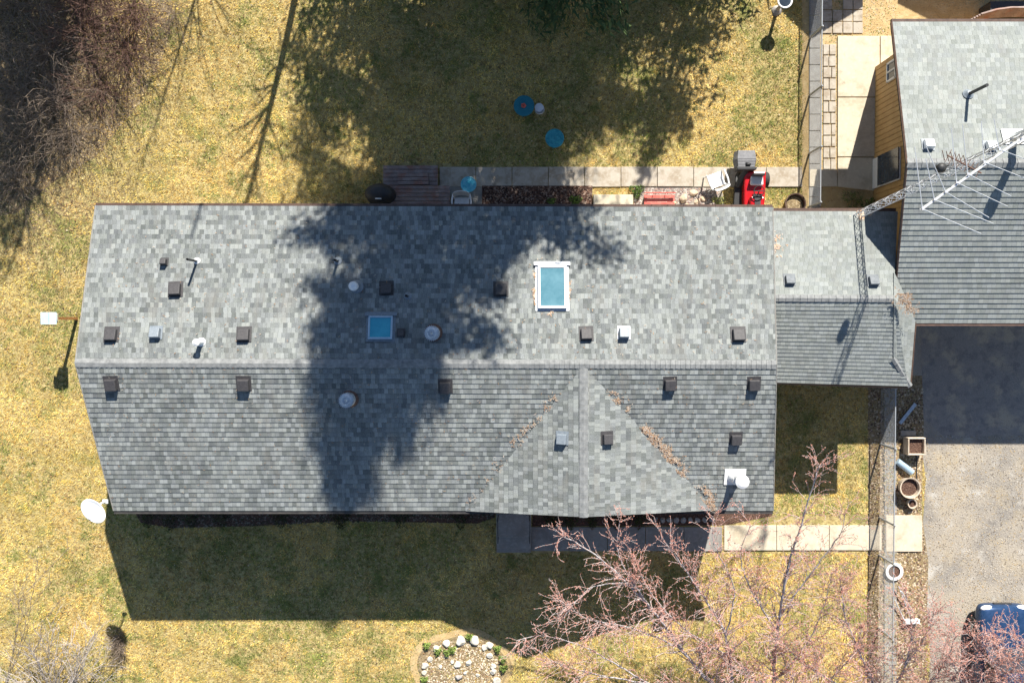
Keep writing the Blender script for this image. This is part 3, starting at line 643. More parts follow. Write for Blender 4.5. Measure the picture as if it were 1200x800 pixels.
for (px, py, qx, qy, ux, uy) in ((1081, 245, 1150, 274, 1072, 172), (1095, 234, 1164, 262, 1085, 186), (1108, 225, 1159, 255, 1083, 166), (1121, 214, 1181, 242, 1115, 150), (1134, 204, 1185, 230, 1128, 146), (1153, 190, 1214, 214, 1150, 142), (1171, 175, 1216, 192, 1165, 139)):
    k = W(px, py, za+.03); m.tube([k, W(qx, qy, za+.03)], .010, 4); m.tube([k, W(ux, uy, za+.03)], .010, 4)
    m.box(k, (.05, .05, .07))
obj('long_elements', m, M_['alu'], an)
m = MB(); u0, u1 = W(1110, 182, za-.7), W(1150, 203, za-.7); m.tube([u0, u1], .018, 6); sdv = (u1-u0).normalized().cross(Vector((0, 0, 1)))
for i in range(9):
    k = u0.lerp(u1, (i+.3)/9); m.tube([k-sdv*.16, k+sdv*.16], .008, 4)
for i in range(6): m.tube([W(1104+i*5, 176+i*1.2, za-.7), W(1107+i*5, 188+i*1.2, za-.7)], .01, 4)
obj('short_elements', m, M_['rust'], an)
m = MB(); rp = W(1102, 197, 7.2); m.lathe(rp, [(.04, -.12), (.11, -.08), (.12, .08), (.05, .13)], 18); m.tube([rp, W(1112, 193, 7.3)], .03, 6); obj('rotor', m, M_['black'], tw, smooth=True)

# deck and steps at the back
dk = thing('wooden_deck', 'weathered wooden back deck with a raised step against the house', 'deck', G(490, 230))
m = MB()
for i in range(6): y0 = 217.5+i*4.6; m.prism([tuple(W(x, y, .5)[:2]) for x, y in ((455, y0), (527, y0), (527, y0+4.1), (455, y0+4.1))], .44, .5)
obj('deck_boards', m, M_['wood'], dk, bevel=.006)
m = MB()
for i in range(5): y0 = 194+i*4.7; m.prism([tuple(W(x, y, .28)[:2]) for x, y in ((449, y0), (513, y0), (513, y0+4.2), (449, y0+4.2))], .22, .28)
obj('lower_step', m, M_['wood'], dk, bevel=.006)
m = MB()
for i in range(3): y0 = 203+i*4.6; m.prism([tuple(W(x, y, .42)[:2]) for x, y in ((466, y0), (502, y0), (502, y0+4.1), (466, y0+4.1))], .36, .42)
obj('upper_step', m, M_['wood'], dk, bevel=.006)
m = MB(); a = W(456, 219, .4); b_ = W(526, 240, .4)
for x in (a.x+.1, b_.x-.1):
    for y in (a.y-.1, b_.y+.05): m.box((x, y, .22), (.09, .09, .44))
m.box(((a.x+b_.x)/2, a.y-.03, .38), (abs(b_.x-a.x), .05, .12)); q = W(449, 194, .15); q2 = W(513, 217, .15); m.box(((q.x+q2.x)/2, (q.y+q2.y)/2, .12), (q2.x-q.x-.1, q.y-q2.y-.1, .18))
obj('deck_frame', m, M_['fascia'], dk)
# covered grill
gp = G(449, 231); gl = thing('covered_grill', 'barbecue under a black cover at the left end of the back deck', 'grill', gp)
m = MB(); m.lathe(gp, [(.46, 0), (.45, .3), (.43, .75), (.36, .98), (.2, 1.06), (.03, 1.08)], 20, sx=1.15, sy=.8); obj('cover', m, M_['black'], gl, smooth=True)
m = MB(); m.tube([gp+Vector((-.1, -.2, 1.05)), gp+Vector((.1, -.2, 1.05))], .02, 6); obj('handle', m, M_['white'], gl)
# round blue table
def round_table(px, py, z, r, mk, label, grp=None):
    p = W(px, py, z); p.z = 0; t = thing('round_table', label, 'table', p, grp)
    obj('table_top', MB().lathe(p+Vector((0, 0, z)), [(r*.96, -.04), (r, -.03), (r, 0), (r*.93, .005), (r*.9, -.012), (r*.55, -.012), (r*.53, -.002), (r*.15, -.002), (r*.12, -.012), (.01, -.012)], 36), M_[mk], t)
    for k in range(3):
        a = 2.094*k+.4; obj('leg', MB().tube([p+Vector((r*.5*math.cos(a), r*.5*math.sin(a), z-.04)), p+Vector((r*.8*math.cos(a), r*.8*math.sin(a), 0))], .018, 6), M_[mk], t)
    return t
round_table(549, 216, .5, .26, 'bluebright', 'bright blue round side table on the back patio')
t1 = round_table(614, 124, .45, .34, 'tealdark', 'dark teal round garden table with a red thing on it', 'teal tables on the back lawn')
t2 = round_table(650, 162, .45, .31, 'turq', 'turquoise round garden table nearer the back walk', 'teal tables on the back lawn')
p = W(613.5, 124, .45); o_ = MB()
for k in range(5): a = 1.257*k; o_.lathe(p+Vector((.05*math.cos(a), .05*math.sin(a), 0)), [(.03, 0), (.04, .03), (.02, .06)], 8)
tag(obj('flower_pot', o_, M_['redpaint'], origin=p), 'small dark red flower ornament on the dark teal table', 'ornament')
p = G(632, 130); bk = thing('white_bucket', 'small white bucket with handle between the two teal tables', 'bucket', p)
obj('body', MB().lathe(p, [(.12, 0), (.15, .3), (.155, .3), (.14, .3), (.115, .03)], 24), M_['whiteplastic'], bk); obj('lid', MB().lathe(p+Vector((-.015, .03, .3)), [(.14, 0), (.145, .02), (.02, .03)], 24), M_['seat'], bk)
m = MB()
for k in range(11): a = math.pi*k/10; m.v and None
m.tube([p+Vector((.155*math.cos(math.pi*k/10+3.3), .155*math.sin(math.pi*k/10+3.3)-.03, .3)) for k in range(11)], .008, 5); obj('handle', m, M_['whiteplastic'], bk)
# plastic chairs
def plastic_chair(px, py, rz, label, grp=None):
    p = G(px, py); t = thing('plastic_chair', label, 'chair', p, grp, rz); w = .26
    m = MB(); m.prism([(-w, -.22), (w, -.22), (w*.9, .24), (-w*.9, .24)], .40, .43); obj('seat', m, M_['whiteplastic'], t, local=True, bevel=.02)
    m = MB(); pts = []
    for i in range(9): a = math.pi*(i/8); pts.append((-w*math.cos(a), .22+.09*math.sin(a)))
    for i in range(8):
        (x0, y0), (x1, y1) = pts[i], pts[i+1]; m.add([(x0, y0, .43), (x1, y1, .43), (x1*1.05, y1+.08, .82), (x0*1.05, y0+.08, .82), (x0, y0+.02, .43), (x1, y1+.02, .43), (x1*1.05, y1+.1, .82), (x0*1.05, y0+.1, .82)], [(0, 1, 2, 3), (5, 4, 7, 6), (3, 2, 6, 7)])
    obj('backrest', m, M_['whiteplastic'], t, local=True)
    for s in (-1, 1):
        obj('armrest', MB().tube([(s*w*1.05, .32, .66), (s*w*1.2, .1, .64), (s*w*1.15, -.2, .62), (s*w, -.24, .42)], [.028, .03, .03, .02], 8), M_['whiteplastic'], t, local=True)
        for y in (-.2, .22): obj('leg', MB().tube([(s*w*.9, y, .41), (s*w*1.1, y*1.2, 0)], [.03, .02], 6), M_['whiteplastic'], t, local=True)
    return t
plastic_chair(836, 213, R(200), 'white plastic chair standing on the walk left of the red mower')
plastic_chair(542, 242, 0, 'white plastic chair tucked under the eave next to the deck')
# landing slab
a = [tuple(G(x, y)[:2]) for x, y in ((695, 229), (741, 229), (741, 250), (695, 250))]
tag(obj('step_slab', MB().prism(a, 0, .2), M_['bright'], bevel=.01), 'pale concrete door step between mulch bed and red bench', 'step')
# red bench
p = G(770, 236); bn = thing('red_bench', 'small faded red slatted bench against the back wall', 'bench', p)
m = MB()
for i in range(3): m.box(p+Vector((0, -.13+i*.115, .42)), (1.0, .1, .03))
obj('seat', m, M_['redpaint'], bn, bevel=.005)
m = MB(); m.box(p+Vector((0, .2, .6)), (1.02, .03, .07)); m.box(p+Vector((-.2, .2, .5)), (.02, .03, .2)); m.box(p+Vector((.2, .2, .5)), (.02, .03, .2)); obj('backrest', m, M_['redpaint'], bn)
for sx in (-.42, .42): obj('leg', MB().box(p+Vector((sx, 0, .2)), (.05, .34, .4)), M_['trim'], bn)
# rocks
def rock_mesh(name, seed, mk):
    r = random.Random(seed); m = MB(); n1, n2 = 7, 10
    import bmesh
    bm = bmesh.new(); bmesh.ops.create_icosphere(bm, subdivisions=3, radius=1)
    dirs = [Vector((r.gauss(0, 1), r.gauss(0, 1), r.gauss(0, .8))).normalized() for _ in range(16)]; ds = [r.uniform(.62, .95) for _ in dirs]
    for v in bm.verts:
        for dd, q in zip(dirs, ds):
            t = v.co.dot(dd)
            if t > q: v.co -= dd*(t-q)
        v.co.z *= .62
    me = bpy.data.meshes.new(name); bm.to_mesh(me); bm.free(); me.materials.append(M_[mk]); return me
rms = {k: [rock_mesh('rock', s+i, k) for i in range(3)] for k, s in (('rock', 10), ('rocktan', 20), ('rockdark', 30))}
def rock(px, py, spx, label, mk='rock', grp=None):
    s = spx/35/2; o = bpy.data.objects.new('rock', rms[mk][rnd.randrange(3)]); C.objects.link(o); o.location = G(px, py, s*.25)
    o.scale = (s, s*rnd.uniform(.75, 1), s*rnd.uniform(.8, 1.05)); o.rotation_euler = (0, 0, rnd.uniform(0, 6.28)); tag(o, label, 'rock', grp); return o
for (x, y, s, l) in ((801, 233, 13, 'largest tan boulder in the heap right of the red bench'), (813, 226, 11, 'tan boulder at the top of the heap right of the red bench'), (817, 237, 9, 'small tan rock at the right foot of the boulder heap'), (824, 233, 8, 'flat tan rock beside the plastic chair'), (790, 238, 6, 'smallest tan rock between bench and boulders'), (806, 242, 9, 'tan rock tucked under the eave below the boulder heap')):
    rock(x, y, s, l, 'rocktan', 'boulders beside the red bench')
# riding mower
p = G(879, 222); mw = thing('riding_mower', 'red riding mower with pale seat and grey grass catcher on the back walk', 'riding mower', p)
m = MB(); m.prism([(p.x-.36, p.y-.85), (p.x+.30, p.y-.85), (p.x+.34, p.y-.1), (p.x+.36, p.y+.5), (p.x-.34, p.y+.5), (p.x-.36, p.y-.1)], .3, .62); obj('body', m, M_['tractorred'], mw, bevel=.05)
m = MB(); m.prism([(p.x-.2, p.y-1.0), (p.x+.24, p.y-1.0), (p.x+.27, p.y-.35), (p.x-.22, p.y-.35)], .6, .82); obj('hood', m, M_['tractorred'], mw, bevel=.06)
m = MB(); m.prism([(p.x-.06, p.y-.95), (p.x+.1, p.y-.95), (p.x+.12, p.y-.4), (p.x-.08, p.y-.4)], .82, .845); obj('hood_stripe', m, M_['ventdark'], mw)
m = MB(); m.prism([(p.x-.2, p.y+.02), (p.x+.24, p.y+.02), (p.x+.22, p.y+.34), (p.x-.18, p.y+.34)], .66, .76); obj('seat', m, M_['seat'], mw, bevel=.05)
m = MB(); m.prism([(p.x-.18, p.y+.3), (p.x+.22, p.y+.3), (p.x+.2, p.y+.38), (p.x-.16, p.y+.38)], .72, 1.0); obj('seat_back', m, M_['black'], mw, bevel=.03)
m = MB(); c_ = p+Vector((.02, -.2, .98)); 
m.tube([c_+Vector((.17*math.cos(a*.5236), .17*math.sin(a*.5236), .02*math.sin(a*.5236))) for a in range(13)], .015, 6); m.tube([c_, c_+Vector((0, -.15, -.25))], .02, 6); m.box(c_, (.32, .03, .02)); m.box(c_+Vector((0, -.15, -.2)), (.3, .16, .1)); obj('steering_wheel', m, M_['black'], mw)
for sx in (-1, 1):
    for (yy, r_, w_) in ((.28, .25, .2), (-.72, .19, .14)):
        q = p+Vector((sx*.42, yy, r_)); wh = obj('wheel', MB().lathe(q, [(r_*.55, -w_/2), (r_*.9, -w_/2), (r_, -w_/3), (r_, w_/3), (r_*.9, w_/2), (r_*.55, w_/2)], 24, m=Matrix.Rotation(math.pi/2, 3, 'Y')), M_['tyre'], mw)
        obj('rim', MB().lathe(q, [(r_*.3, -w_/2-.01), (r_*.55, -w_/2+.01), (r_*.55, w_/2-.01), (r_*.3, w_/2+.01)], 18, m=Matrix.Rotation(math.pi/2, 3, 'Y')), M_['seat'], wh)
m = MB(); m.prism([(p.x-.62, p.y-.55), (p.x-.36, p.y-.6), (p.x-.36, p.y+.15), (p.x-.58, p.y+.1)], .14, .3); m.tube([p+Vector((-.5, .05, .3)), p+Vector((-.35, .45, .55)), p+Vector((-.28, .75, .8))], [.11, .11, .1], 10); obj('mower_deck', m, M_['black'], mw, bevel=.02)
q = W(875.5, 186, .85); m = MB()
pts = [(-.36, 0), (-.38, .1), (-.3, .24), (.3, .24), (.38, .1), (.36, 0)]
for k in range(12):
    y0 = q.y-.28+k*.047; f = 1-.12*abs(k-6)/6
    m.add([(q.x+a*f, y0, .42+b_*1.7*f) for a, b_ in pts]+[(q.x+a*f*.985, y0+.043, .42+b_*1.68*f) for a, b_ in pts], [(0, 1, 2, 3, 4, 5), (11, 10, 9, 8, 7, 6)]+[(i, i+6, (i+1) % 6+6, (i+1) % 6) for i in range(6)])
obj('grass_catcher', m, M_['bag'], mw)
m = MB(); m.prism([(q.x-.3, q.y-.36), (q.x+.3, q.y-.36), (q.x+.34, q.y-.26), (q.x-.34, q.y-.26)], .45, .85); obj('catcher_front', m, M_['black'], mw, bevel=.02)
# sunken tub at wall
p = G(929, 240); tu = thing('half_barrel', 'dark rimmed round planter against the eave right of the mower', 'planter', p)
obj('tub', MB().lathe(p, [(.30, 0), (.34, .3), (.35, .3), (.31, .29), (.30, .12), (.02, .12)], 30), M_['trim'], tu); obj('soil', MB().lathe(p+Vector((0, 0, .13)), [(.3, 0), (.25, .03), (.02, .05)], 20), M_['leafsoil'], tu)
# bird bath
z = .9; q = W(920, 1, z); p = Vector((q.x, q.y, 0)); bb_ = thing('bird_bath', 'white rimmed bird bath on a pedestal at the top edge of the lawn', 'bird bath', p)
obj('bowl', MB().lathe(p, [(.06, .78), (.2, .84), (.25, .9), (.245, .915), (.2, .9), (.12, .86), (.01, .85)], 28), M_['whiteplastic'], bb_, smooth=True); obj('water', MB().lathe(p, [(.21, .893), (.205, .896)], 24), M_['darkglass'], bb_)
obj('pedestal', MB().lathe(p, [(.18, 0), (.15, .06), (.06, .15), (.05, .6), (.08, .8)], 20), M_['rockdark'], bb_)
# front steps
st = thing('front_steps', 'grey concrete front steps with low rails at the left end of the front walk', 'steps', G(602, 625))
m = MB(); m.prism(pxpoly([(582, 640), (622, 640), (622, 646), (582, 646)]), 0, .12); m.prism(pxpoly([(582, 625), (622, 625), (622, 640), (582, 640)]), 0, .28); m.prism(pxpoly([(582, 560), (622, 560), (622, 625), (582, 625)]), 0, .46); obj('treads', m, M_['greyconcrete'], st, bevel=.012)
for x in (584, 620):
    a = G(x, 600, .46); c_ = G(x, 626, .28); obj('handrail', MB().tube([a, a+Vector((0, 0, .85)), c_+Vector((0, 0, .85)), c_], .018, 6), M_['black'], st)
# stone edging in rose bed
for i in range(9):
    rock(768+i*8.2, 608.5+rnd.uniform(-.6, .6), 7.5, ['leftmost','second','third','fourth','fifth','sixth','seventh','eighth','rightmost'][i]+' dark edging stone of the row above the front walk, from the left', 'rockdark', 'edging stones by the front walk')

# ---------------------------------------------------------------- fences
def chain_fence(label, X, y0, y1, posts, h=1.12):
    p0 = Vector((X, y0, 0)); f = thing('chain_link_fence', label, 'fence', Vector((X, (y0+y1)/2, 0)), 'chain link fences')
    m = MB(); m.tube([(X, y0, h), (X, y1, h)], .021, 8); obj('top_rail', m, M_['wire'], f)
    L = y1-y0; st_ = .075; A = []; B = []
    nW = int((L+h)/st_)
    for i in range(nW):
        for sgn in (1, -1):
            ya = y0+i*st_-(h if sgn > 0 else 0); yb = ya+sgn*h
            if sgn < 0: ya = y0+i*st_; yb = ya-h
            za, zb = 0.03, h-.02
            # clip to span
            def cl(y, z, y2, z2):
                if y < y0: t = (y0-y)/(y2-y); return (y0, z+(z2-z)*t)
                if y > y1: t = (y1-y)/(y2-y); return (y1, z+(z2-z)*t)
                return (y, z)
            if max(ya, yb) <= y0 or min(ya, yb) >= y1: continue
            q = cl(ya, za, yb, zb); w_ = cl(yb, zb, ya, za)
            A.append((0, q[0]-(y0+y1)/2, q[1])); B.append((0, w_[0]-(y0+y1)/2, w_[1]))
    V, Fc = segs_mesh(A, B, np.full(len(A), .0026), np.full(len(A), .0026), 3)
    raw('wire_mesh', V, Fc, M_['wire'], parent=f)
    for y in posts:
        obj('post', MB().lathe(Vector((X, y, 0)), [(.032, 0), (.032, h+.04), (.042, h+.05), (.02, h+.1)], 10), M_['wire'], f)
yT, yB = G(0, -40).y, G(0, 246).y
chain_fence('chain link fence along the upper yard next to the concrete strip', 9.93, yB, yT, [yB+.1]+[G(0, y).y for y in (180, 112, 45, -20)])
yT2, yB2 = G(0, 448).y, G(0, 860).y
chain_fence('chain link fence between the front lawn and the driveway planters', 12.42, yB2, yT2, [yT2-.1]+[G(0, y).y for y in (520, 606, 650, 735, 800)])

# ---------------------------------------------------------------- planters by the drive
def planter_round(px, py, r, h, label, mk='terra', wid=.03):
    p = G(px, py); t = thing('planter', label, 'planter', p, 'planters by the driveway')
    obj('pot', MB().lathe(p, [(r*.8, 0), (r, h), (r+wid*.4, h), (r-wid, h-.01), (r*.85, h*.6), (.02, h*.6)], 28), M_[mk], t, smooth=False)
    obj('soil', MB().lathe(p, [(r*.86, h*.62), (r*.6, h*.66), (.02, h*.7)], 20), M_['mulch'], t)
planter_round(1061, 569, .34, .38, 'large round clay planter full of dry stalks'); planter_round(1066, 588.5, .15, .22, 'smallest round clay pot below the large planter', wid=.025)
planter_round(1046, 668, .27, .15, 'round white basin planter on the fence line', 'white', .07)
p = G(1068, 521); t = thing('planter', 'square clay planter with rounded corners of dead plants', 'planter', p, 'planters by the driveway')
m = MB(); 
for sx, sy, w_, h_ in ((0, .27, .6, .05), (0, -.27, .6, .05), (.27, 0, .05, .5), (-.27, 0, .05, .5)): m.box(p+Vector((sx, sy, .2)), (w_, h_, .4))
obj('pot', m, M_['terra'], t, bevel=.035); obj('soil', MB().box(p+Vector((0, 0, .14)), (.5, .5, .26)), M_['mulch'], t)
p = G(1062, 484); tag(obj('downspout', MB().box(p+Vector((0, 0, .08)), (.12, .85, .08), R(-38)), M_['galv'], bevel=.012, origin=p), 'loose grey downspout lying below the breezeway corner', 'downspout')
p = G(1063, 513); tag(obj('drain_block', MB().box(G(1063, 507)+Vector((0, 0, .06)), (.5, .18, .1)), M_['greyconcrete'], bevel=.01, origin=p), 'grey concrete splash block above the square planter', 'splash block')
p = G(1059, 547); tag(obj('plastic_tube', MB().tube([p+Vector((-.28, .22, .13)), p+Vector((.22, -.16, .13))], .11, 16), M_['bluepipe'], origin=p), 'pale blue plastic tube lying above the large round planter', 'tube')
p = G(1064, 544); o_ = MB().tube([G(1072.5, 517, .02), G(1074, 545, .02), G(1073, 578, .02)], .02, 6); tag(obj('hose', o_, M_['black'], origin=p), 'thin dark hose along the planter row', 'hose')
m = MB(); 
for (a, c_) in (((1049, 684), (1066, 722)), ((1053, 690), (1069, 716)), ((1045, 700), (1060, 728))): m.tube([G(*a, .25), G(*c_, .06)], .02, 5)
p = G(1058, 705); tag(obj('folded_frame', m, M_['alu'], origin=p), 'thin metal poles leaning on the fence below the white basin', 'poles')
p = G(1066, 726); tag(obj('plastic_tray', MB().box(p+Vector((0, 0, .12)), (.5, .14, .2), R(4)), M_['whiteplastic'], bevel=.02, origin=p), 'narrow white plastic tray on the planting strip', 'tray')

# ---------------------------------------------------------------- rock circle in front lawn
rc = G(541, 783)
P_ring = [(rc.x+1.72*math.cos(a)*(1+.05*math.sin(3*a)), rc.y+1.35*math.sin(a)*(1+.05*math.cos(5*a))) for a in np.linspace(0, 2*math.pi, 40)[:-1]]
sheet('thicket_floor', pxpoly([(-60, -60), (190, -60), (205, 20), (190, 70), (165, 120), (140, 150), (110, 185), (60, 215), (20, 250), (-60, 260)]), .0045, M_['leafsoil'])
sheet('flower_bed', P_ring, .009, M_['leafsoil'])
an_ = [(math.cos(a_), math.sin(a_), 1+.05*math.sin(3*a_), 1+.05*math.cos(5*a_)) for a_ in np.linspace(0, 2*math.pi, 60)]
m = MB()
for (c0_, s0_, f0_, g0_), (c1_, s1_, f1_, g1_) in zip(an_[:-1], an_[1:]):
    m.add([(rc.x+1.5*c0_*f0_, rc.y+1.14*s0_*g0_, .014), (rc.x+1.74*c0_*f0_, rc.y+1.37*s0_*g0_, .014), (rc.x+1.74*c1_*f1_, rc.y+1.37*s1_*g1_, .014), (rc.x+1.5*c1_*f1_, rc.y+1.14*s1_*g1_, .014)], [(0, 1, 2, 3)])
structure('bed_border', m, M_['dirt'])
ring = [(498, 779, 9), (504, 771, 7), (511, 759, 7.5), (523, 753, 9), (540, 750, 12), (556, 749, 12), (568, 757, 8), (574, 755, 10), (574, 767, 8), (578, 780, 7), (582, 796, 9), (497, 787, 6), (536, 778, 8), (549, 776, 8), (578, 786, 8), (516, 780, 5), (530, 775, 5), (560, 790, 5), (545, 788, 5)]
ring_labels = ['leftmost large stone of the round front bed', 'stone above the leftmost large one', 'stone at the upper left bend of the ring', 'long pale stone at the upper left of the ring', 'broad white stone at the top of the ring', 'rough pale stone right of the broad top one', 'small stone before the upper right bend of the ring', 'bright stone at the upper right bend of the ring', 'stone just below the bright upper right one', 'stone halfway down the right arc of the ring', 'lowest stone on the right arc of the ring', 'small stone under the leftmost large one', 'white stone in the middle row of the round bed', 'pale stone at the right end of the middle row', 'second stone down the right arc, pinkish', 'smallest stone inside the left half of the bed', 'small stone at the left end of the middle row', 'small stone low inside the right half of the bed', 'small stone right of the dark grey one']
for (x, y, s), l_ in zip(ring, ring_labels): rock(x, y, s*1.15, l_, 'rock', 'stones of the round front bed')
rock(537, 793, 10, 'dark grey stone near the middle of the round front bed', 'rockdark')
# chippings between stones
def scatter_stones(name, label, poly_px, n, smin, smax, cols, seed, cat='gravel', z=.01):
    r = np.random.default_rng(seed); P = np.array(pxpoly(poly_px)); lo, hi = P.min(0), P.max(0); pts = []
    while len(pts) < n:
        q = r.uniform(lo, hi)
        if inside(q[None, :], P)[0]: pts.append(q)
    pts = np.array(pts); V = []; Fc = []; cl = []
    base = np.array([(1, 0, 0), (0, 1, 0), (-1, 0, 0), (0, -1, 0), (0, 0, 1), (0, 0, -1)], float); fa = [(0, 1, 4), (1, 2, 4), (2, 3, 4), (3, 0, 4)]
    for i, q in enumerate(pts):
        s = r.uniform(smin, smax); v = base*s*r.uniform(.6, 1.2, (6, 1)); a = r.random()*6.28; c_, s_ = math.cos(a), math.sin(a)
        v = v @ np.array([[c_, s_, 0], [-s_, c_, 0], [0, 0, .7]]); V.append(v+np.array([q[0], q[1], z])); Fc += [[k+6*i for k in f] for f in fa]; cl += [cols[r.integers(len(cols))]]*6
    V = np.concatenate(V); o = V.mean(0); V -= o
    ob = raw(name, V, Fc, M_['litter'], np.array(cl), loc=tuple(o)); return tag(ob, label, cat, None, 'stuff')
def inside(q, P):
    x, y = q[:, 0], q[:, 1]; c = np.zeros(len(q), bool); n = len(P)
    for i in range(n):
        x0, y0 = P[i]; x1, y1 = P[(i+1) % n]
        if y0 == y1: continue
        k = ((y0 > y) != (y1 > y)) & (x < (x1-x0)*(y-y0)/(y1-y0)+x0); c ^= k
    return c
gc = [(.42, .36, .32), (.30, .24, .22), (.55, .50, .45), (.20, .15, .14), (.40, .26, .20)]
scatter_stones('river_gravel', 'pinkish grey river gravel round the red bench and boulders', [(743, 221), (846, 221), (835, 246), (743, 246)], 1500, .02, .045, gc, 5)
scatter_stones('bark_chips', 'dark brown bark chips filling the back planting bed', [(566, 219), (693, 219), (693, 247), (566, 247)], 1800, .02, .05, [(.10, .055, .04), (.20, .12, .085), (.05, .03, .025), (.30, .22, .17)], 6, 'mulch', .06)
scatter_stones('dry_leaves', 'dry fallen leaves along the driveway fence', [(1018, 455), (1082, 455), (1080, 600), (1086, 660), (1086, 840), (1018, 840)], 4200, .02, .05, [(.34, .22, .13), (.48, .38, .27), (.16, .10, .07), (.56, .46, .34), (.10, .07, .05)], 8, 'leaves')
scatter_stones('dry_leaves', 'leaf bits and dirt drifted onto the strip under the lower fence', [(1035, 452), (1051, 452), (1051, 840), (1035, 840)], 2200, .015, .04, [(.34, .24, .14), (.45, .36, .24), (.18, .12, .08), (.22, .20, .10)], 21, 'leaves', .05)
scatter_stones('drive_gravel', 'loose gravel on the driveway', [(1082, 510), (1230, 510), (1230, 830), (1090, 830), (1084, 650)], 11000, .010, .026, [(.40, .36, .30), (.34, .30, .26), (.48, .44, .38), (.18, .15, .12), (.42, .31, .17)], 9)
scatter_stones('dry_leaves', 'scattered brown leaves and bits on the lawn', [(-20, -20), (940, -20), (940, 190), (100, 190), (80, 620), (1010, 655), (1010, 815), (-20, 815)], 5200, .012, .034, [(.30, .17, .08), (.20, .12, .07), (.42, .28, .15), (.12, .08, .05), (.55, .46, .30)], 18, 'leaves', .03)
scatter_stones('dry_leaves', 'fallen leaves and grit along the pavers and patio', [(963, -10), (1050, 0), (1050, 44), (982, 46), (980, 210), (963, 210)], 1400, .012, .03, [(.34, .22, .10), (.48, .36, .2), (.20, .22, .07), (.5, .42, .3)], 12, 'leaves')
scatter_stones('dry_leaves', 'dead leaves and chips in the bed of the round stone ring', [(498, 770), (520, 752), (560, 748), (585, 775), (588, 812), (500, 815)], 1500, .015, .04, [(.40, .30, .18), (.56, .48, .36), (.22, .14, .09), (.64, .56, .44)], 13, 'leaves')
scatter_stones('dry_leaves', 'dark dead leaves in the bed under the front eave', [(155, 590), (580, 590), (578, 607), (400, 612), (200, 618)], 2600, .02, .05, [(.10, .08, .06), (.18, .13, .10), (.24, .20, .16), (.06, .07, .04)], 14, 'leaves')

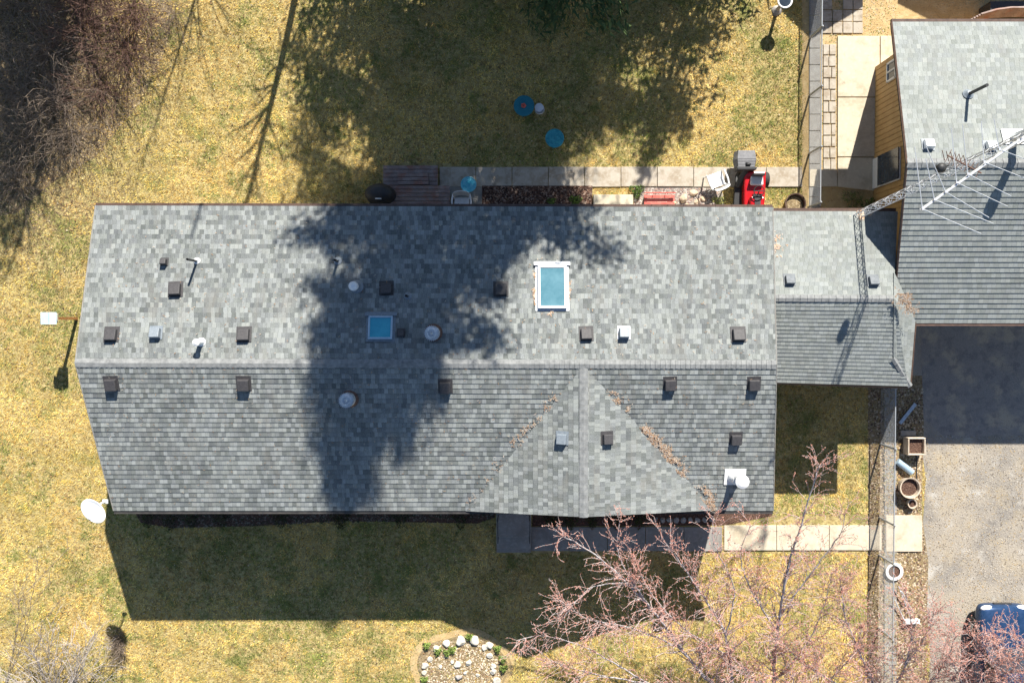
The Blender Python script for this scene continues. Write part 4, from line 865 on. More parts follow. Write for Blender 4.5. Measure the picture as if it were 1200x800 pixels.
# ---------------------------------------------------------------- car
def car():
    p = G(1163, 792); yf = G(0, 701).y
    t = thing('parked_car', 'dark blue car parked nose up the driveway under the budding tree', 'car', (p.x, yf-2.2, 0)); X = p.x; Lc = 4.4
    # body: lofted sections along length
    secs = [(0, .62, .35, .55), (.06, .76, .25, .66), (.25, .84, .2, .76), (.8, .88, .18, .86), (1.15, .89, .18, .92), (2.2, .90, .18, .95), (3.3, .89, .18, .97), (4.1, .85, .2, .92), (4.35, .74, .28, .8), (4.4, .6, .35, .7)]
    m = MB(); rings = []; n = 12
    for (d_, w_, z0, z1) in secs:
        rings.append([(X-w_, yf-d_, z0), (X-w_, yf-d_, z0+(z1-z0)*.55), (X-w_*.985, yf-d_, z0+(z1-z0)*.8), (X-w_*.9, yf-d_, z1-.02), (X-w_*.55, yf-d_, z1+.02), (X, yf-d_, z1+.04), (X+w_*.55, yf-d_, z1+.02), (X+w_*.9, yf-d_, z1-.02), (X+w_*.985, yf-d_, z0+(z1-z0)*.8), (X+w_, yf-d_, z0+(z1-z0)*.55), (X+w_, yf-d_, z0), (X, yf-d_, z0)])
    V = [v for r_ in rings for v in r_]; Fa = [(i*n+k, (i+1)*n+k, (i+1)*n+(k+1) % n, i*n+(k+1) % n) for i in range(len(secs)-1) for k in range(n)]
    Fa += [tuple(range(n)), tuple(range((len(secs)-1)*n, len(secs)*n))[::-1]]
    m.add(V, Fa); body = obj('body', m, M_['carblue'], t, smooth=True); sm = body.modifiers.new('sub', 'SUBSURF'); sm.levels = sm.render_levels = 2
    def loft(name, S_, mk, par, smooth=False, bevel=0):
        mm = MB(); k = len(S_[0]); mm.add([v for s_ in S_ for v in s_], [(i*k+j, (i+1)*k+j, (i+1)*k+(j+1) % k, i*k+(j+1) % k) for i in range(len(S_)-1) for j in range(k)]+[tuple(range(k)), tuple(range((len(S_)-1)*k, len(S_)*k))[::-1]])
        return obj(name, mm, M_[mk], par, smooth=smooth, bevel=bevel)
    def q(w_, d0, d1, z): return [(X-w_, yf-d0, z), (X+w_, yf-d0, z), (X+w_, yf-d1, z), (X-w_, yf-d1, z)]
    loft('windows', [q(.80, 1.25, 3.95, .9), q(.62, 2.0, 3.55, 1.36)], 'darkglass', t, bevel=.03)
    loft('cabin_roof', [q(.64, 1.98, 3.58, 1.355), q(.58, 2.1, 3.45, 1.41)], 'carblue', t, bevel=.03)
    for sx in (-1, 1):
        m = MB(); m.tube([(X+sx*.80, yf-1.25, .93), (X+sx*.63, yf-2.0, 1.37), (X+sx*.63, yf-3.55, 1.37), (X+sx*.8, yf-3.95, .93)], .035, 6); obj('window_pillar', m, M_['carblue'], t)
        obj('headlight', MB().lathe((X+sx*.56, yf-.13, .60), [(.03, -.05), (.17, -.02), (.19, .03), (.12, .075), (.02, .085)], 20, sx=1.2, sy=.62), M_['lamp'], t, smooth=True)
        m = MB(); m.lathe((X+sx*1.0, yf-1.55, .98), [(.03, -.06), (.09, -.03), (.09, .04), (.04, .07)], 12, sx=1.1, sy=.7); obj('side_mirror', m, M_['carblue'], t, smooth=True)
        for d_ in (.82, 3.55):
            c = Vector((X+sx*.80, yf-d_, .32)); rt = Matrix.Rotation(math.pi/2, 3, 'Y')
            w_ = obj('wheel', MB().lathe(c, [(.2, -.11), (.29, -.11), (.32, -.07), (.32, .07), (.29, .11), (.2, .11)], 28, m=rt), M_['tyre'], t); obj('rim', MB().lathe(c, [(.05, -.115), (.19, -.10), (.2, .10), (.05, .115)], 20, m=rt), M_['galv'], w_)
    m = MB(); m.box((X, yf+.0, .5), (.6, .05, .12)); obj('grille', m, M_['black'], t, bevel=.02)
    m = MB(); 
    for s_ in (-.3, .3): m.tube([(X+s_, yf-1.22, .98), (X+s_+.35, yf-1.45, 1.06)], .012, 4)
    obj('wipers', m, M_['black'], t)
car()

# ---------------------------------------------------------------- vegetation
def grow(start, direction, length, r0, depth, r, up=.1, seg=.18, wob=.28, out=None, branch=.55, ang=(.5, 1.0), shrink=.62):
    """returns list of (a,b,ra,rb,level)"""
    if out is None: out = []
    n = max(2, int(length/seg)); p = np.array(start, float); d = np.array(direction, float); d /= np.linalg.norm(d)
    for i in range(n):
        f0, f1 = i/n, (i+1)/n; d = d+r.normal(0, wob*.35, 3)+np.array([0, 0, up*.12]); d /= np.linalg.norm(d); q = p+d*length/n
        out.append((p, q, r0*(1-f0*.75), r0*(1-f1*.75), depth)); p = q
        if depth > 0 and f1 > .12 and r.random() < branch:
            ax = r.normal(0, 1, 3); ax -= d*ax.dot(d); ax /= np.linalg.norm(ax); th = r.uniform(*ang); nd = d*math.cos(th)+ax*math.sin(th)
            grow(q, nd, length*shrink*(1-f1*.45)*r.uniform(.7, 1.1), r0*(1-f1*.7)*.6, depth-1, r, up, seg, wob, out, branch, ang, shrink)
    return out
def limb_path(pts, r0, r, r1=None):
    """smooth wobbly limb through world points"""
    P = [np.array(p) for p in pts]; S_ = []
    for i in range(len(P)-1):
        p0 = P[max(i-1, 0)]; p1 = P[i]; p2 = P[i+1]; p3 = P[min(i+2, len(P)-1)]; n = max(3, int(np.linalg.norm(p2-p1)/.16))
        for k in range(n):
            t = k/n; S_.append(.5*((2*p1)+(-p0+p2)*t+(2*p0-5*p1+4*p2-p3)*t*t+(-p0+3*p1-3*p2+p3)*t**3)+r.normal(0, .012, 3))
    S_.append(P[-1]); out = []; n = len(S_)-1; r1 = r0*.18 if r1 is None else r1
    for i in range(n): out.append((S_[i], S_[i+1], r0+(r1-r0)*i/n, r0+(r1-r0)*(i+1)/n, 3))
    return out
def seg_obj(name, segs, mk, parent=None, loc=(0, 0, 0), n=4, minr=.0):
    A = np.array([s[0] for s in segs])-np.array(loc); B = np.array([s[1] for s in segs])-np.array(loc)
    V, Fc = segs_mesh(A, B, np.maximum([s[2] for s in segs], minr), np.maximum([s[3] for s in segs], minr), n)
    return raw(name, V, Fc, M_[mk], parent=parent)
def buds_obj(name, segs, mk, parent, loc, r, per=9., size=(.008, .021)):
    P = []; D = []
    for s in segs:
        L = np.linalg.norm(s[1]-s[0]); k = r.poisson(L*per)
        for _ in range(k):
            t = r.random(); dd = (s[1]-s[0])/max(L, 1e-6)+r.normal(0, .7, 3); dd /= np.linalg.norm(dd); P.append(s[0]+(s[1]-s[0])*t+dd*.012); D.append(dd)
        # little bud clusters
    P = np.array(P)-np.array(loc); D = np.array(D); n = len(P); sz = r.uniform(size[0], size[1], n)[:, None]
    up = r.normal(0, 1, (n, 3)); S_ = np.cross(D, up); S_ /= np.linalg.norm(S_, axis=1, keepdims=True); T = np.cross(S_, D)
    V = np.stack([P+S_*sz*.55, P+T*sz*.55, P-S_*sz*.55, P-T*sz*.55, P+D*sz*1.9, P-D*sz*.6], 1).reshape(-1, 3)
    f = np.array([(0, 1, 4), (1, 2, 4), (2, 3, 4), (3, 0, 4), (1, 0, 5), (2, 1, 5), (3, 2, 5), (0, 3, 5)])[None]+(np.arange(n)*6)[:, None, None]
    return raw(name, V, f.reshape(-1, 3), M_[mk], parent=parent)
def budding_tree(label, base, limbs, seed, twigs=1.0, group='bare trees with pink buds in the front yard'):
    r = np.random.default_rng(seed); loc = np.array(base)
    t = thing('budding_tree', label, 'tree', tuple(base), group); main = []; tw_ = []
    for pts, r0 in limbs:
        L = limb_path([tuple(q) if isinstance(q, Vector) else tuple(W(*q)) for q in pts], r0, r); main += L; n = len(L)
        for i, s in enumerate(L):
            f = i/n
            if f < .22 and len(L) > 8: continue
            for _ in range(r.poisson(.62*twigs)):
                d = s[1]-s[0]; d /= np.linalg.norm(d); ax = r.normal(0, 1, 3); ax -= d*ax.dot(d); ax /= np.linalg.norm(ax); th = r.uniform(.45, 1.1)
                nd = d*math.cos(th)+ax*math.sin(th); nd[2] = abs(nd[2])*.6+.1
                grow(s[1], nd, r.uniform(.5, 1.45)*(1.15-.5*f), max(.006, s[2]*.45), 2, r, .35, .11, .35, tw_, .42, (.45, .95), .55)
    seg_obj('trunk', main, 'bark', t, loc, 6, .010); seg_obj('twigs', tw_, 'twig', t, loc, 3, .0036)
    buds_obj('buds', tw_+[s for s in main if s[2] < .014], 'bud', t, loc, r, 27)
    return t
tb1 = W(905, 872, .0)
T1 = tb1
budding_tree('largest budding tree reaching over the front walk', T1, [
    ([T1, (880, 838, 1.2), (822, 788, 2.4), (762, 712, 3.5), (705, 655, 4.2), (660, 628, 4.6)], .085),
    ([(762, 712, 3.5), (735, 672, 4.1), (723, 640, 4.5), (726, 612, 4.8)], .03),
    ([(730, 682, 3.9), (690, 690, 4.0), (658, 725, 3.9)], .02),
    ([(800, 760, 2.9), (740, 735, 3.2), (690, 725, 3.5), (655, 702, 3.8)], .03),
    ([(860, 815, 1.8), (850, 745, 3.0), (818, 690, 3.9), (780, 636, 4.6)], .055),
    ([(850, 745, 3.0), (860, 690, 3.9), (838, 640, 4.7), (835, 605, 5.0)], .03),
    ([T1, (906, 800, 1.6), (911, 740, 2.7), (924, 665, 4.1), (940, 610, 5.0), (960, 545, 5.9)], .075),
    ([(911, 740, 2.7), (880, 690, 3.8), (868, 650, 4.4), (880, 615, 5.0)], .035),
    ([(915, 720, 3.0), (955, 665, 4.0), (985, 625, 4.7), (990, 600, 5.0)], .035),
    ([T1, (850, 842, 1.6), (760, 800, 2.6), (690, 760, 3.2), (640, 745, 3.5), (606, 750, 3.6)], .05),
    ([(760, 800, 2.6), (700, 790, 2.9), (650, 775, 3.2), (625, 758, 3.5)], .03),
    ([(900, 830, 1.2), (870, 780, 2.4), (800, 735, 3.4), (760, 690, 4.0), (745, 655, 4.3)], .04),
    ([(906, 800, 1.6), (945, 755, 2.8), (965, 710, 3.6), (975, 670, 4.2)], .035),
], 101, 2.9)
T2 = W(1045, 880, 0)
budding_tree('middle budding tree spreading over the lower fence', T2, [
    ([T2, (1035, 830, 1.4), (1010, 770, 2.6), (990, 720, 3.5), (985, 680, 4.2)], .06),
    ([(1035, 830, 1.4), (1060, 780, 2.6), (1068, 735, 3.4), (1060, 690, 4.2)], .045),
    ([(1030, 815, 1.7), (980, 800, 2.2), (935, 770, 2.8), (905, 740, 3.5)], .035),
    ([T2, (1075, 820, 1.6), (1105, 780, 2.5), (1120, 745, 3.3)], .045),
    ([T2, (1010, 838, 1.2), (960, 815, 2.0), (900, 790, 2.6), (860, 785, 2.9)], .035),
    ([(1060, 780, 2.6), (1085, 745, 3.3), (1095, 715, 3.9)], .025),
], 202, 5.2)
T3 = W(1165, 905, 0)
budding_tree('right budding tree covering the blue car', T3, [
    ([T3, (1150, 850, 1.5), (1130, 805, 2.6), (1112, 768, 3.3)], .055),
    ([T3, (1170, 840, 1.8), (1175, 790, 3.0), (1165, 745, 3.9)], .055),
    ([(1170, 840, 1.8), (1200, 800, 3.0), (1215, 755, 3.8)], .04),
    ([(1150, 850, 1.5), (1110, 835, 2.2), (1070, 815, 2.7)], .035),
    ([(1175, 790, 3.0), (1150, 765, 3.5), (1140, 745, 3.9)], .025),
    ([(1175, 800, 2.9), (1195, 770, 3.4), (1190, 748, 4.0)], .025),
    ([T3, (1130, 870, 1.3), (1090, 865, 1.8), (1050, 850, 2.2)], .03),
], 303, 7)

T4 = W(945, 900, 0)
budding_tree('low budding tree between the large one and the fence', T4, [
    ([T4, (940, 850, 1.2), (930, 800, 2.1), (915, 765, 2.8)], .045), ([(940, 850, 1.2), (970, 800, 2.2), (1000, 765, 2.8), (1010, 735, 3.2)], .035),
    ([(938, 840, 1.4), (890, 800, 2.2), (850, 775, 2.7), (835, 745, 3.1)], .035), ([(940, 850, 1.2), (900, 850, 1.6), (830, 815, 2.3), (780, 800, 2.6)], .03), ([(960, 815, 1.9), (955, 770, 2.7), (945, 735, 3.3)], .025)], 404, 4.0)
def bare_bush(name, label, base, limbs, seed, mk, depth=2, group=None, twig=.7, minr=.006, cat='shrub', blen=(.4, 1.0)):
    r = np.random.default_rng(seed); loc = np.array(base); t = thing(name, label, cat, tuple(base), group); main = []; tw_ = []
    for pts, r0 in limbs:
        L = limb_path([tuple(W(*q)) for q in pts], r0, r); main += L
        for i, s in enumerate(L):
            if i < len(L)*.2: continue
            for _ in range(r.poisson(twig)):
                d = s[1]-s[0]; d /= np.linalg.norm(d); nd = d+r.normal(0, .55, 3); nd /= np.linalg.norm(nd); grow(s[1], nd, r.uniform(*blen), max(.006, s[2]*.4), depth-1, r, .1, .12, .3, tw_, .4, (.3, .8), .55)
    seg_obj('stems', main, mk, t, loc, 5, .008); seg_obj('twigs', tw_, mk, t, loc, 3, minr); return t
lb = []
r = random.Random(5)
for i in range(26):
    a = R(20+i*6.2+r.uniform(-4, 4)); L = r.uniform(30, 72); x0, y0 = 62+r.uniform(-6, 6), 815+r.uniform(-6, 6); x1 = x0+L*math.cos(a)*1.0; y1 = y0-L*math.sin(a)
    lb.append(([(x0, y0, .2), ((x0+x1)/2+r.uniform(-3, 3), (y0+y1)/2+r.uniform(-3, 3), r.uniform(.7, 1.1)), (x1, y1, r.uniform(.8, 1.8))], r.uniform(.012, .024)))
for k in (0, 1, 2, 3): lb.append(([(72+k*3, 812, .2), (85+k*3, 790, .9), (97+k*2, 765, 1.2), (112+k, 742, 1.3)], .03))
lb.append(([(78, 812, .3), (86, 795, 1.0), (80, 775, 1.2), (76, 762, 1.3)], .03)); lb.append(([(90, 790, .9), (96, 782, 1.0), (99, 795, .8)], .024))
bare_bush('bare_bush', 'silver grey leafless bush fanning out at the bottom left corner', tuple(W(68, 816, 0)), lb, 11, 'dead', 2, None, .8, .0055)
lb = []
for (x1, y1, x2, y2) in ((30, 720, 45, 655), (22, 700, 82, 640), (25, 725, 15, 690), (45, 730, 75, 700), (18, 730, 60, 680)): lb.append(([(8, 800, .3), (x1, y1+25, 1.6), (x1+4, y1, 2.0), (x2, y2, 2.4)], .013))
for (x1, y1, x2, y2) in ((60, 765, 40, 735), (70, 770, 25, 755)): lb.append(([(90, 800, .2), (x1, y1, .9), (x2, y2, 1.1)], .01))
bare_bush('young_tree', 'thin bare young tree with upright whips at the left bottom edge', tuple(W(8, 800, 0)), lb, 13, 'cane2', 2, None, .45, .004, 'tree')
# round dry clump
p = G(141, 757); t = thing('dry_shrub', 'oval clump of dry grey stems just below the house shadow corner', 'shrub', p); segs = []; r = np.random.default_rng(3)
for i in range(150):
    a = r.random()*6.28; d = np.array([math.cos(a)*.45, math.sin(a)*.9, r.uniform(.5, 1.2)]); st_ = np.array([p.x+r.normal()*.08, p.y+r.normal()*.22, 0]); grow(st_, d, r.uniform(.3, .6), .008, 1, r, -.2, .1, .3, segs, .4)
seg_obj('stems', segs, 'cane2', t, np.array(p), 3, .005)

# dark bramble thicket, top left
def bramble_proto(seed, mk, n, spread, h, label, name='bramble_shrub'):
    r = np.random.default_rng(seed); t = thing(name, label, 'shrub', (0, 0, 0), 'bare shrubs in the top left corner'); segs = []
    for i in range(n):
        a = r.random()*6.28; s0 = np.array([r.normal()*.25, r.normal()*.25, 0]); e = r.uniform(.5, 1.6); d = np.array([math.cos(a), math.sin(a), e])
        grow(s0, d, r.uniform(.5, 1)*spread, .011, 2, r, -.5 if e < 1 else -.1, .17, .4, segs, .42, (.3, .9), .55)
    seg_obj('canes', segs, mk, t, np.zeros(3), 3, .005); return t
pr = [bramble_proto(41, 'cane', 56, 2.0, 1.6, 'x'), bramble_proto(42, 'cane2', 44, 2.2, 1.8, 'x')]
spots = [(150, 60, 0, 1.15, 'dark red bramble shrub nearest the open lawn'), (105, 35, 0, 1.2, 'dense dark red shrub in the heart of the thicket'), (60, 60, 1, 1.1, 'grey brown shrub left of the dark red brambles'), (160, 15, 0, 1.1, 'dark red shrub at the top edge beside the sunlit lawn'),
         (25, 110, 1, 1.15, 'grey brown shrub at the left edge, upper one'), (75, 120, 1, 1.1, 'grey brown shrub in the middle of the thicket'), (120, 105, 0, 1.0, 'dark red shrub at the lower right of the thicket'), (35, 165, 1, 1.0, 'pale tipped grey shrub low on the left edge'),
         (85, 160, 1, .8, 'small grey shrub at the bottom of the thicket'), (20, 215, 1, .8, 'small grey brown shrub at the left edge, lower one'), (15, 10, 1, 1.1, 'grey brown shrub in the very top left corner'), (110, -10, 0, 1.2, 'dark red shrub cut by the top edge of the picture'), (205, 20, 1, .6, 'low grey shrub alone at the top edge of the lawn')]
used = set()
for i, (x, y, k, s, l) in enumerate(spots):
    o = pr[k] if k not in used else copy_tree(pr[k]); used.add(k); o.location = G(x, y); o.rotation_euler = (0, 0, i*2.1); s *= .92; o.scale = (s, s, s); o['label'] = l

# off-frame trees that throw the big shadows
def conifer(label, x, y, h, rad, seed, dens=1.0, z0=2.5, lean=0.0):
    r = np.random.default_rng(seed); t = thing('conifer', label, 'tree', (x, y, 0), 'conifers behind the back lawn'); P = []; D = []; br = []
    obj('trunk', MB().tube([(x, y, 0), (x+lean*.5, y, h*.5), (x+lean, y, h)], [h*.016, h*.010, .02], 10), M_['trunk'], t, smooth=True)
    z = z0
    while z < h-.2:
        nb = r.integers(4, 7)
        for k in range(nb):
            a = r.random()*6.28; L = rad(h-z)*r.uniform(.55, 1.1)*(1+.12*math.cos(a)); d = np.array([math.cos(a), math.sin(a), r.uniform(-.18, .22)]); s0 = np.array([lean*z/h, 0, z+r.uniform(-.2, .2)])
            e = s0+d*L; e[2] -= L*.06; br.append((s0, e, max(.015, L*.012), .006, 1))
            if r.random() < .05: continue
            m_ = int(L*24*dens)
            for q in range(m_):
                f = r.uniform(.12, 1)**.8; pt = s0+(e-s0)*f+np.array([r.normal()*.2, r.normal()*.2, r.normal()*.12])*(1.3-.5*f)*L**.35; P.append(pt); dd = d+r.normal(0, .6, 3); D.append(dd/np.linalg.norm(dd))
        z += r.uniform(.24, .42)*(1+.02*(h-z))
    seg_obj('branches', br, 'trunk', t, np.zeros(3), 4)
    P = np.array(P); D = np.array(D); n = len(P); S_ = np.cross(D, r.normal(0, 1, (n, 3))); S_ /= np.linalg.norm(S_, axis=1, keepdims=True); T = np.cross(S_, D); sz = r.uniform(.07, .17, n)[:, None]
    V = np.stack([P-D*sz-S_*sz*.3, P-D*sz+S_*sz*.3, P+D*sz*1.1, P-D*sz-T*sz*.3, P-D*sz+T*sz*.3, P+D*sz*1.1], 1).reshape(-1, 3)
    raw('needles', V, np.arange(len(V)).reshape(-1, 3), M_['needle'], parent=t)
conifer('tall broad conifer behind the middle of the back lawn', 1.1, 14.9, 20.5, lambda d: min(1.14*d**.69, 6.3), 71, 5.6, 2.2, -.85)
conifer('smaller thin conifer to the right behind the back lawn', 6.6, 13.2, 7.4, lambda d: min(.55*d**.8, 2.0), 72, .9, 1.2)
conifer('middle sized open conifer behind the right part of the lawn', 4.4, 17.2, 12.4, lambda d: min(.6*d**.8, 3.0), 73, .8, 2)
conifer('conifer with sparse crown left of the broad one', -4.2, 15.5, 9.5, lambda d: min(.7*d**.8, 3.6), 74, .9, 1.5)
def bare_tree(label, x, y, h, r0, seed, spread=.5, grp='bare trees behind the back lawn', depth=4, lean=(0, 0)):
    r = np.random.default_rng(seed); t = thing('bare_tree', label, 'tree', (x, y, 0), grp); segs = []
    grow((0, 0, 0), (lean[0], lean[1], 1), h, r0, 0, r, .3, .5, .06, segs); tr = list(segs); tw_ = []
    for s in tr[int(len(tr)*.3):]:
        for _ in range(3):
            a = r.random()*6.28; d = np.array([math.cos(a), math.sin(a), r.uniform(.3, 1)]); f = s[0][2]/h; grow(s[1], d, h*spread*(1.1-f)*r.uniform(.5, 1), s[3]*.5, depth-2, r, .2, .25, .3, tw_, .42, (.4, .9), .6)
    seg_obj('trunk', tr, 'cane2', t, np.zeros(3), 8); seg_obj('branches', tw_, 'cane2', t, np.zeros(3), 3, .006)
conifer('thin conifer beyond the upper left thicket', -14.6, 13.8, 11.8, lambda d: min(.45*d**.75, 1.7), 77, .55, 1.5)
conifer('thin conifer further left beyond the thicket', -17.0, 12.6, 8.6, lambda d: min(.5*d**.75, 1.6), 78, .5, 1.5)
bare_tree('slender bare tree whose trunk shadow crosses the back lawn', -6.6, 13.3, 13.4, .13, 81, .17)
conifer('dark conifer behind the bramble thicket', -14.2, 15.8, 9.2, lambda d: min(.8*d**.75, 3.0), 75, 1.3, 1.2)
conifer('narrow conifer at the far left behind the thicket', -18.6, 14.6, 10.5, lambda d: min(.6*d**.75, 2.2), 76, .9, 1.2)
bare_tree('spreading bare tree behind the bramble thicket', -13.5, 13.8, 10, .16, 82, .42)
bare_tree('bare tree beyond the left edge behind the thicket', -17.5, 12.5, 9, .15, 83, .45)
bare_tree('bare tree far left beside the yard', -19.2, 8.5, 8, .14, 84, .45)
bare_tree('bare tree standing between thicket and conifers', -9.3, 15.2, 9, .06, 85, .42)

# ---------------------------------------------------------------- grass
def mask_out(q):
    bad = np.zeros(len(q), bool)
    for P in (P_drive, P_shade, P_slab, P_patio, P_bed, P_grav, P_fw, P_fbed, P_fbed2, P_walk, P_pstrip, P_strip2, pxpoly([(447, 192), (530, 192), (530, 246), (447, 246)]), pxpoly([(580, 560), (624, 560), (624, 648), (580, 648)])): bad |= inside(q, np.array(P))
    for P, keep in ((P_dirt, .10), (P_fencebed, .12), (P_ring, .25), (pxpoly([(962, 45), (981, 45), (981, 215), (962, 215)]), .0)):
        k = inside(q, np.array(P)); bad |= k & (rng.random(len(q)) > keep)
    bad |= (q[:, 0] > wx0+.2) & (q[:, 0] < wx1-.2) & (q[:, 1] > wy0+.2) & (q[:, 1] < wy1-.2)
    bad |= (q[:, 0] > 7) & (q[:, 0] < 11.5) & (q[:, 1] > e0.y+.3) & (q[:, 1] < a0.y-.3)
    bad |= (q[:, 0] > GX-.1) & (q[:, 1] > gy0)
    return bad
N = 820000
q = np.stack([rng.uniform(-18.6, 18.6, N), rng.uniform(-13.4, 12.6, N)], 1)
q = q[~mask_out(q)]; n = len(q); X, Y = q[:, 0], q[:, 1]
gn = vnoise(X, Y, 1, .9)*.5+vnoise(X, Y, 2, 2.3)*.3+vnoise(X, Y, 3, 6)*.2
dr = vnoise(X, Y, 4, .35)*.5+vnoise(X, Y, 5, 1.4)*.5
def blob(px, py, s): p = G(px, py); return np.exp(-((X-p.x)**2+(Y-p.y)**2)/s**2)
bias = .10*blob(940, 150, 1.6)+.12*blob(760, 190, 1.2)+.13*blob(960, 680, 1.7)+.12*blob(620, 30, 4.5)+.12*blob(640, 170, 1.5)+.10*blob(520, 680, 4)+.06*blob(330, 600, 4)+.10*blob(930, 520, 2)+.12*blob(935, 60, 1)+.09*blob(880, 40, 3)+.07*blob(860, 130, 2.5)+.10*blob(470, 770, 3)+.08*blob(340, 770, 3)+.08*blob(700, 770, 3)+.09*blob(30, 560, 1.5)+.08*blob(440, 30, 3)+.06*blob(250, 690, 4)+.09*blob(1000, 560, 1.5)
green = np.clip((gn+bias-.56)/.12, 0, 1); tuft = vnoise(X, Y, 6, 3.1); green = np.maximum(green*.85, np.clip((tuft*.6+gn*.5-.80+bias)/.05, 0, 1))
straw = np.array([[.70, .50, .15], [.82, .65, .27], [.50, .33, .08], [.65, .45, .105]]); grn = np.array([[.16, .20, .045], [.26, .28, .07], [.11, .15, .035]])
brn = np.array([.27, .155, .07])
cs = straw[rng.integers(0, 4, n)]; cg = grn[rng.integers(0, 3, n)]; isg = (rng.random(n) < green*.85+.04)
col = np.where(isg[:, None], cg, cs); dk = np.clip((dr-.62)/.2, 0, 1)*.5; pk = rng.random(n) < (.05+dk*.5); col = np.where(pk[:, None] & ~isg[:, None], brn, col)
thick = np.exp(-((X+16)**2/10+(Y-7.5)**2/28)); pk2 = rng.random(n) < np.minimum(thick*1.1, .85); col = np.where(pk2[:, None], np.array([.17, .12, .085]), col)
mott = .50+.46*vnoise(X, Y, 9, .6)+.38*vnoise(X, Y, 10, 2.1)+.32*vnoise(X, Y, 11, 5.5)
warm = vnoise(X, Y, 14, .8)[:, None]; col = col*(np.array([.97, 1.03, .92])*(1-warm)+np.array([1.05, .95, .98])*warm)
col = col*rng.uniform(.72, 1.22, (n, 1))*mott[:, None]
a = rng.uniform(0, 2*math.pi, n); cl = vnoise(X, Y, 8, 5)*9; a = np.where(rng.random(n) < .55, cl+rng.normal(0, .5, n), a)
L = rng.uniform(.035, .10, n)*np.where(isg, 1.1, 1); el = rng.uniform(.12, 1.0, n); w = rng.uniform(.003, .0085, n)
d = np.stack([np.cos(a)*np.cos(el), np.sin(a)*np.cos(el), np.sin(el)], 1); s = np.stack([-np.sin(a), np.cos(a), np.zeros(n)], 1)
hum = .035*vnoise(X, Y, 12, 4)
P0 = np.stack([X, Y, hum*.4-.005], 1); V = np.stack([P0-s*w[:, None], P0+s*w[:, None], P0+d*L[:, None]*.6+s*w[:, None]*.8, P0+d*L[:, None]*1.1*np.array([1, 1, .9])], 1).reshape(-1, 3)
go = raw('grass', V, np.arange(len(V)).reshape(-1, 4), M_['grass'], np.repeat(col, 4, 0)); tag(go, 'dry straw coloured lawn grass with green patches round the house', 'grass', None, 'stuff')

# leafy green plants
def leafy(name, label, px, py, r_, h, n, seed, col=((.10, .17, .035), (.17, .25, .06), (.07, .12, .03)), group=None, mn=.015, mx=.045):
    r = np.random.default_rng(seed); p = G(px, py); th = r.random(n)*6.28; rr_ = np.sqrt(r.random(n))*r_*(.8+.3*np.sin(th*3)); z = r.random(n)*h*(1-.6*(rr_/r_)**2)+.02
    P = np.stack([rr_*np.cos(th), rr_*np.sin(th), z], 1); D = r.normal(0, 1, (n, 3)); D[:, 2] = abs(D[:, 2])*.6; D /= np.linalg.norm(D, axis=1, keepdims=True); S_ = np.cross(D, r.normal(0, 1, (n, 3))); S_ /= np.linalg.norm(S_, axis=1, keepdims=True); l = r.uniform(mn, mx, n)[:, None]
    V = np.stack([P-D*l, P+S_*l*.4, P+D*l, P-S_*l*.4], 1).reshape(-1, 3); c = np.array(col)[r.integers(0, len(col), n)]*r.uniform(.7, 1.2, (n, 1))
    o = raw(name, V, np.arange(len(V)).reshape(-1, 4), M_['bed_green'], np.repeat(c, 4, 0), loc=tuple(p)); return tag(o, label, 'plant', group)
leafy('green_plant', 'dark green plant left of the red bench', 746, 224, .26, .3, 500, 1)
leafy('green_plant', 'green clump in the mulch bed, nearer the pale step', 674, 236, .25, .25, 450, 2)
leafy('green_plant', 'green clump in the middle of the mulch bed', 646, 237, .18, .2, 300, 3)
leafy('green_plant', 'yellow green seedling clump beside the boulder heap', 842, 237, .25, .15, 350, 4, ((.40, .38, .14), (.30, .32, .10)))
leafy('green_plant', 'green weeds below the end of the side patio', 998, 234, .4, .2, 450, 5, ((.20, .26, .08), (.28, .25, .12)))
leafy('green_plant', 'dark green weeds under the tower foot', 1016, 241, .35, .25, 450, 6)
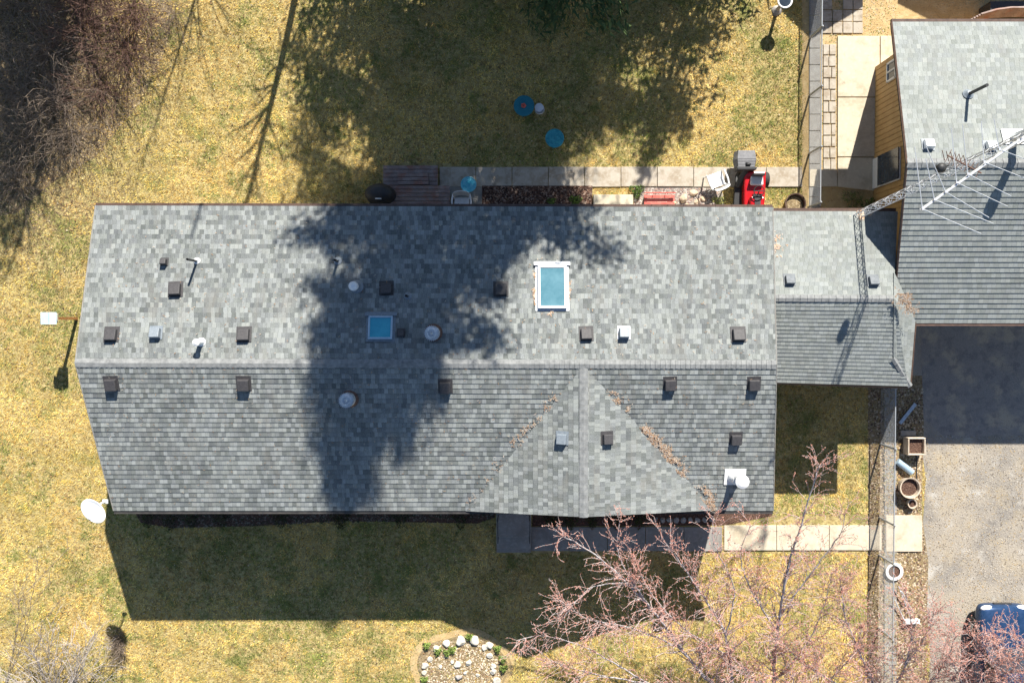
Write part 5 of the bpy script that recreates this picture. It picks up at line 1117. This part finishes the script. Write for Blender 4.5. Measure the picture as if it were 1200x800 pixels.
for i, (x, y) in enumerate(((513, 762), (524, 763), (530, 760), (583, 759), (589, 771), (590, 782), (550, 745), (497, 795), (500, 755))):
    leafy('bulb_plant', ['green bulb tuft at the upper left of the round bed beside a white stone','green bulb tuft just right of the upper left one','third green bulb tuft along the upper left arc','green bulb tuft outside the upper right stones','green bulb tuft outside the right hand stones','lowest green bulb tuft on the right of the round bed','small green bulb tuft at the top of the round bed','green bulb tuft at the bottom left of the round bed','green bulb tuft on the left arc of the round bed'][i], x, y, .14, .16, 160, 20+i, ((.18, .26, .06), (.26, .32, .09)), 'bulb tufts in the round bed', .02, .06)
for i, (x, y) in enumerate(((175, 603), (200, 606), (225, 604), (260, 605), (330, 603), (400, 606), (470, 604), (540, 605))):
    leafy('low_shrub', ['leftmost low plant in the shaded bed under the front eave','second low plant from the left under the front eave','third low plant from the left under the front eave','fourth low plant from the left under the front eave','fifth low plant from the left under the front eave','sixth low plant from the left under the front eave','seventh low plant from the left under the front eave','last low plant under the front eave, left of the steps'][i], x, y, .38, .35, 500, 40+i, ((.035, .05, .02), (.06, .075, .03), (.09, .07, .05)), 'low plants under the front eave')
for i, (x, y) in enumerate(((645, 609), (668, 610), (694, 609), (722, 610), (748, 609))):
    leafy('low_shrub', ['dark green plant just right of the front steps','second dark plant right of the front steps','middle dark plant of the bed along the front walk','fourth dark plant right of the front steps','dark plant beside the first edging stone'][i], x, y, .28, .3, 350, 60+i, ((.04, .06, .02), (.08, .09, .03), (.10, .05, .04)), 'plants along the front walk')
# boards stacked behind the garage
p = G(1175, 18); t = thing('board_stack', 'stack of long curved grey boards behind the garage roof', 'boards', p)
for k in range(5):
    pts = [W(1138+k*3, 24-k*1.6, .7+k*.05), W(1160+k*2, 19.5-k*1.8, .8+k*.05), W(1185, 18-k*2.0, .85+k*.05), W(1215, 18-k*2.0, .85+k*.05)]; obj('board', MB().tube(pts, .06, 4), M_['wood'], t)
obj('bearer', MB().box(p+Vector((0, 0, .35)), (1.6, .4, .7)), M_['ventdark'], t)
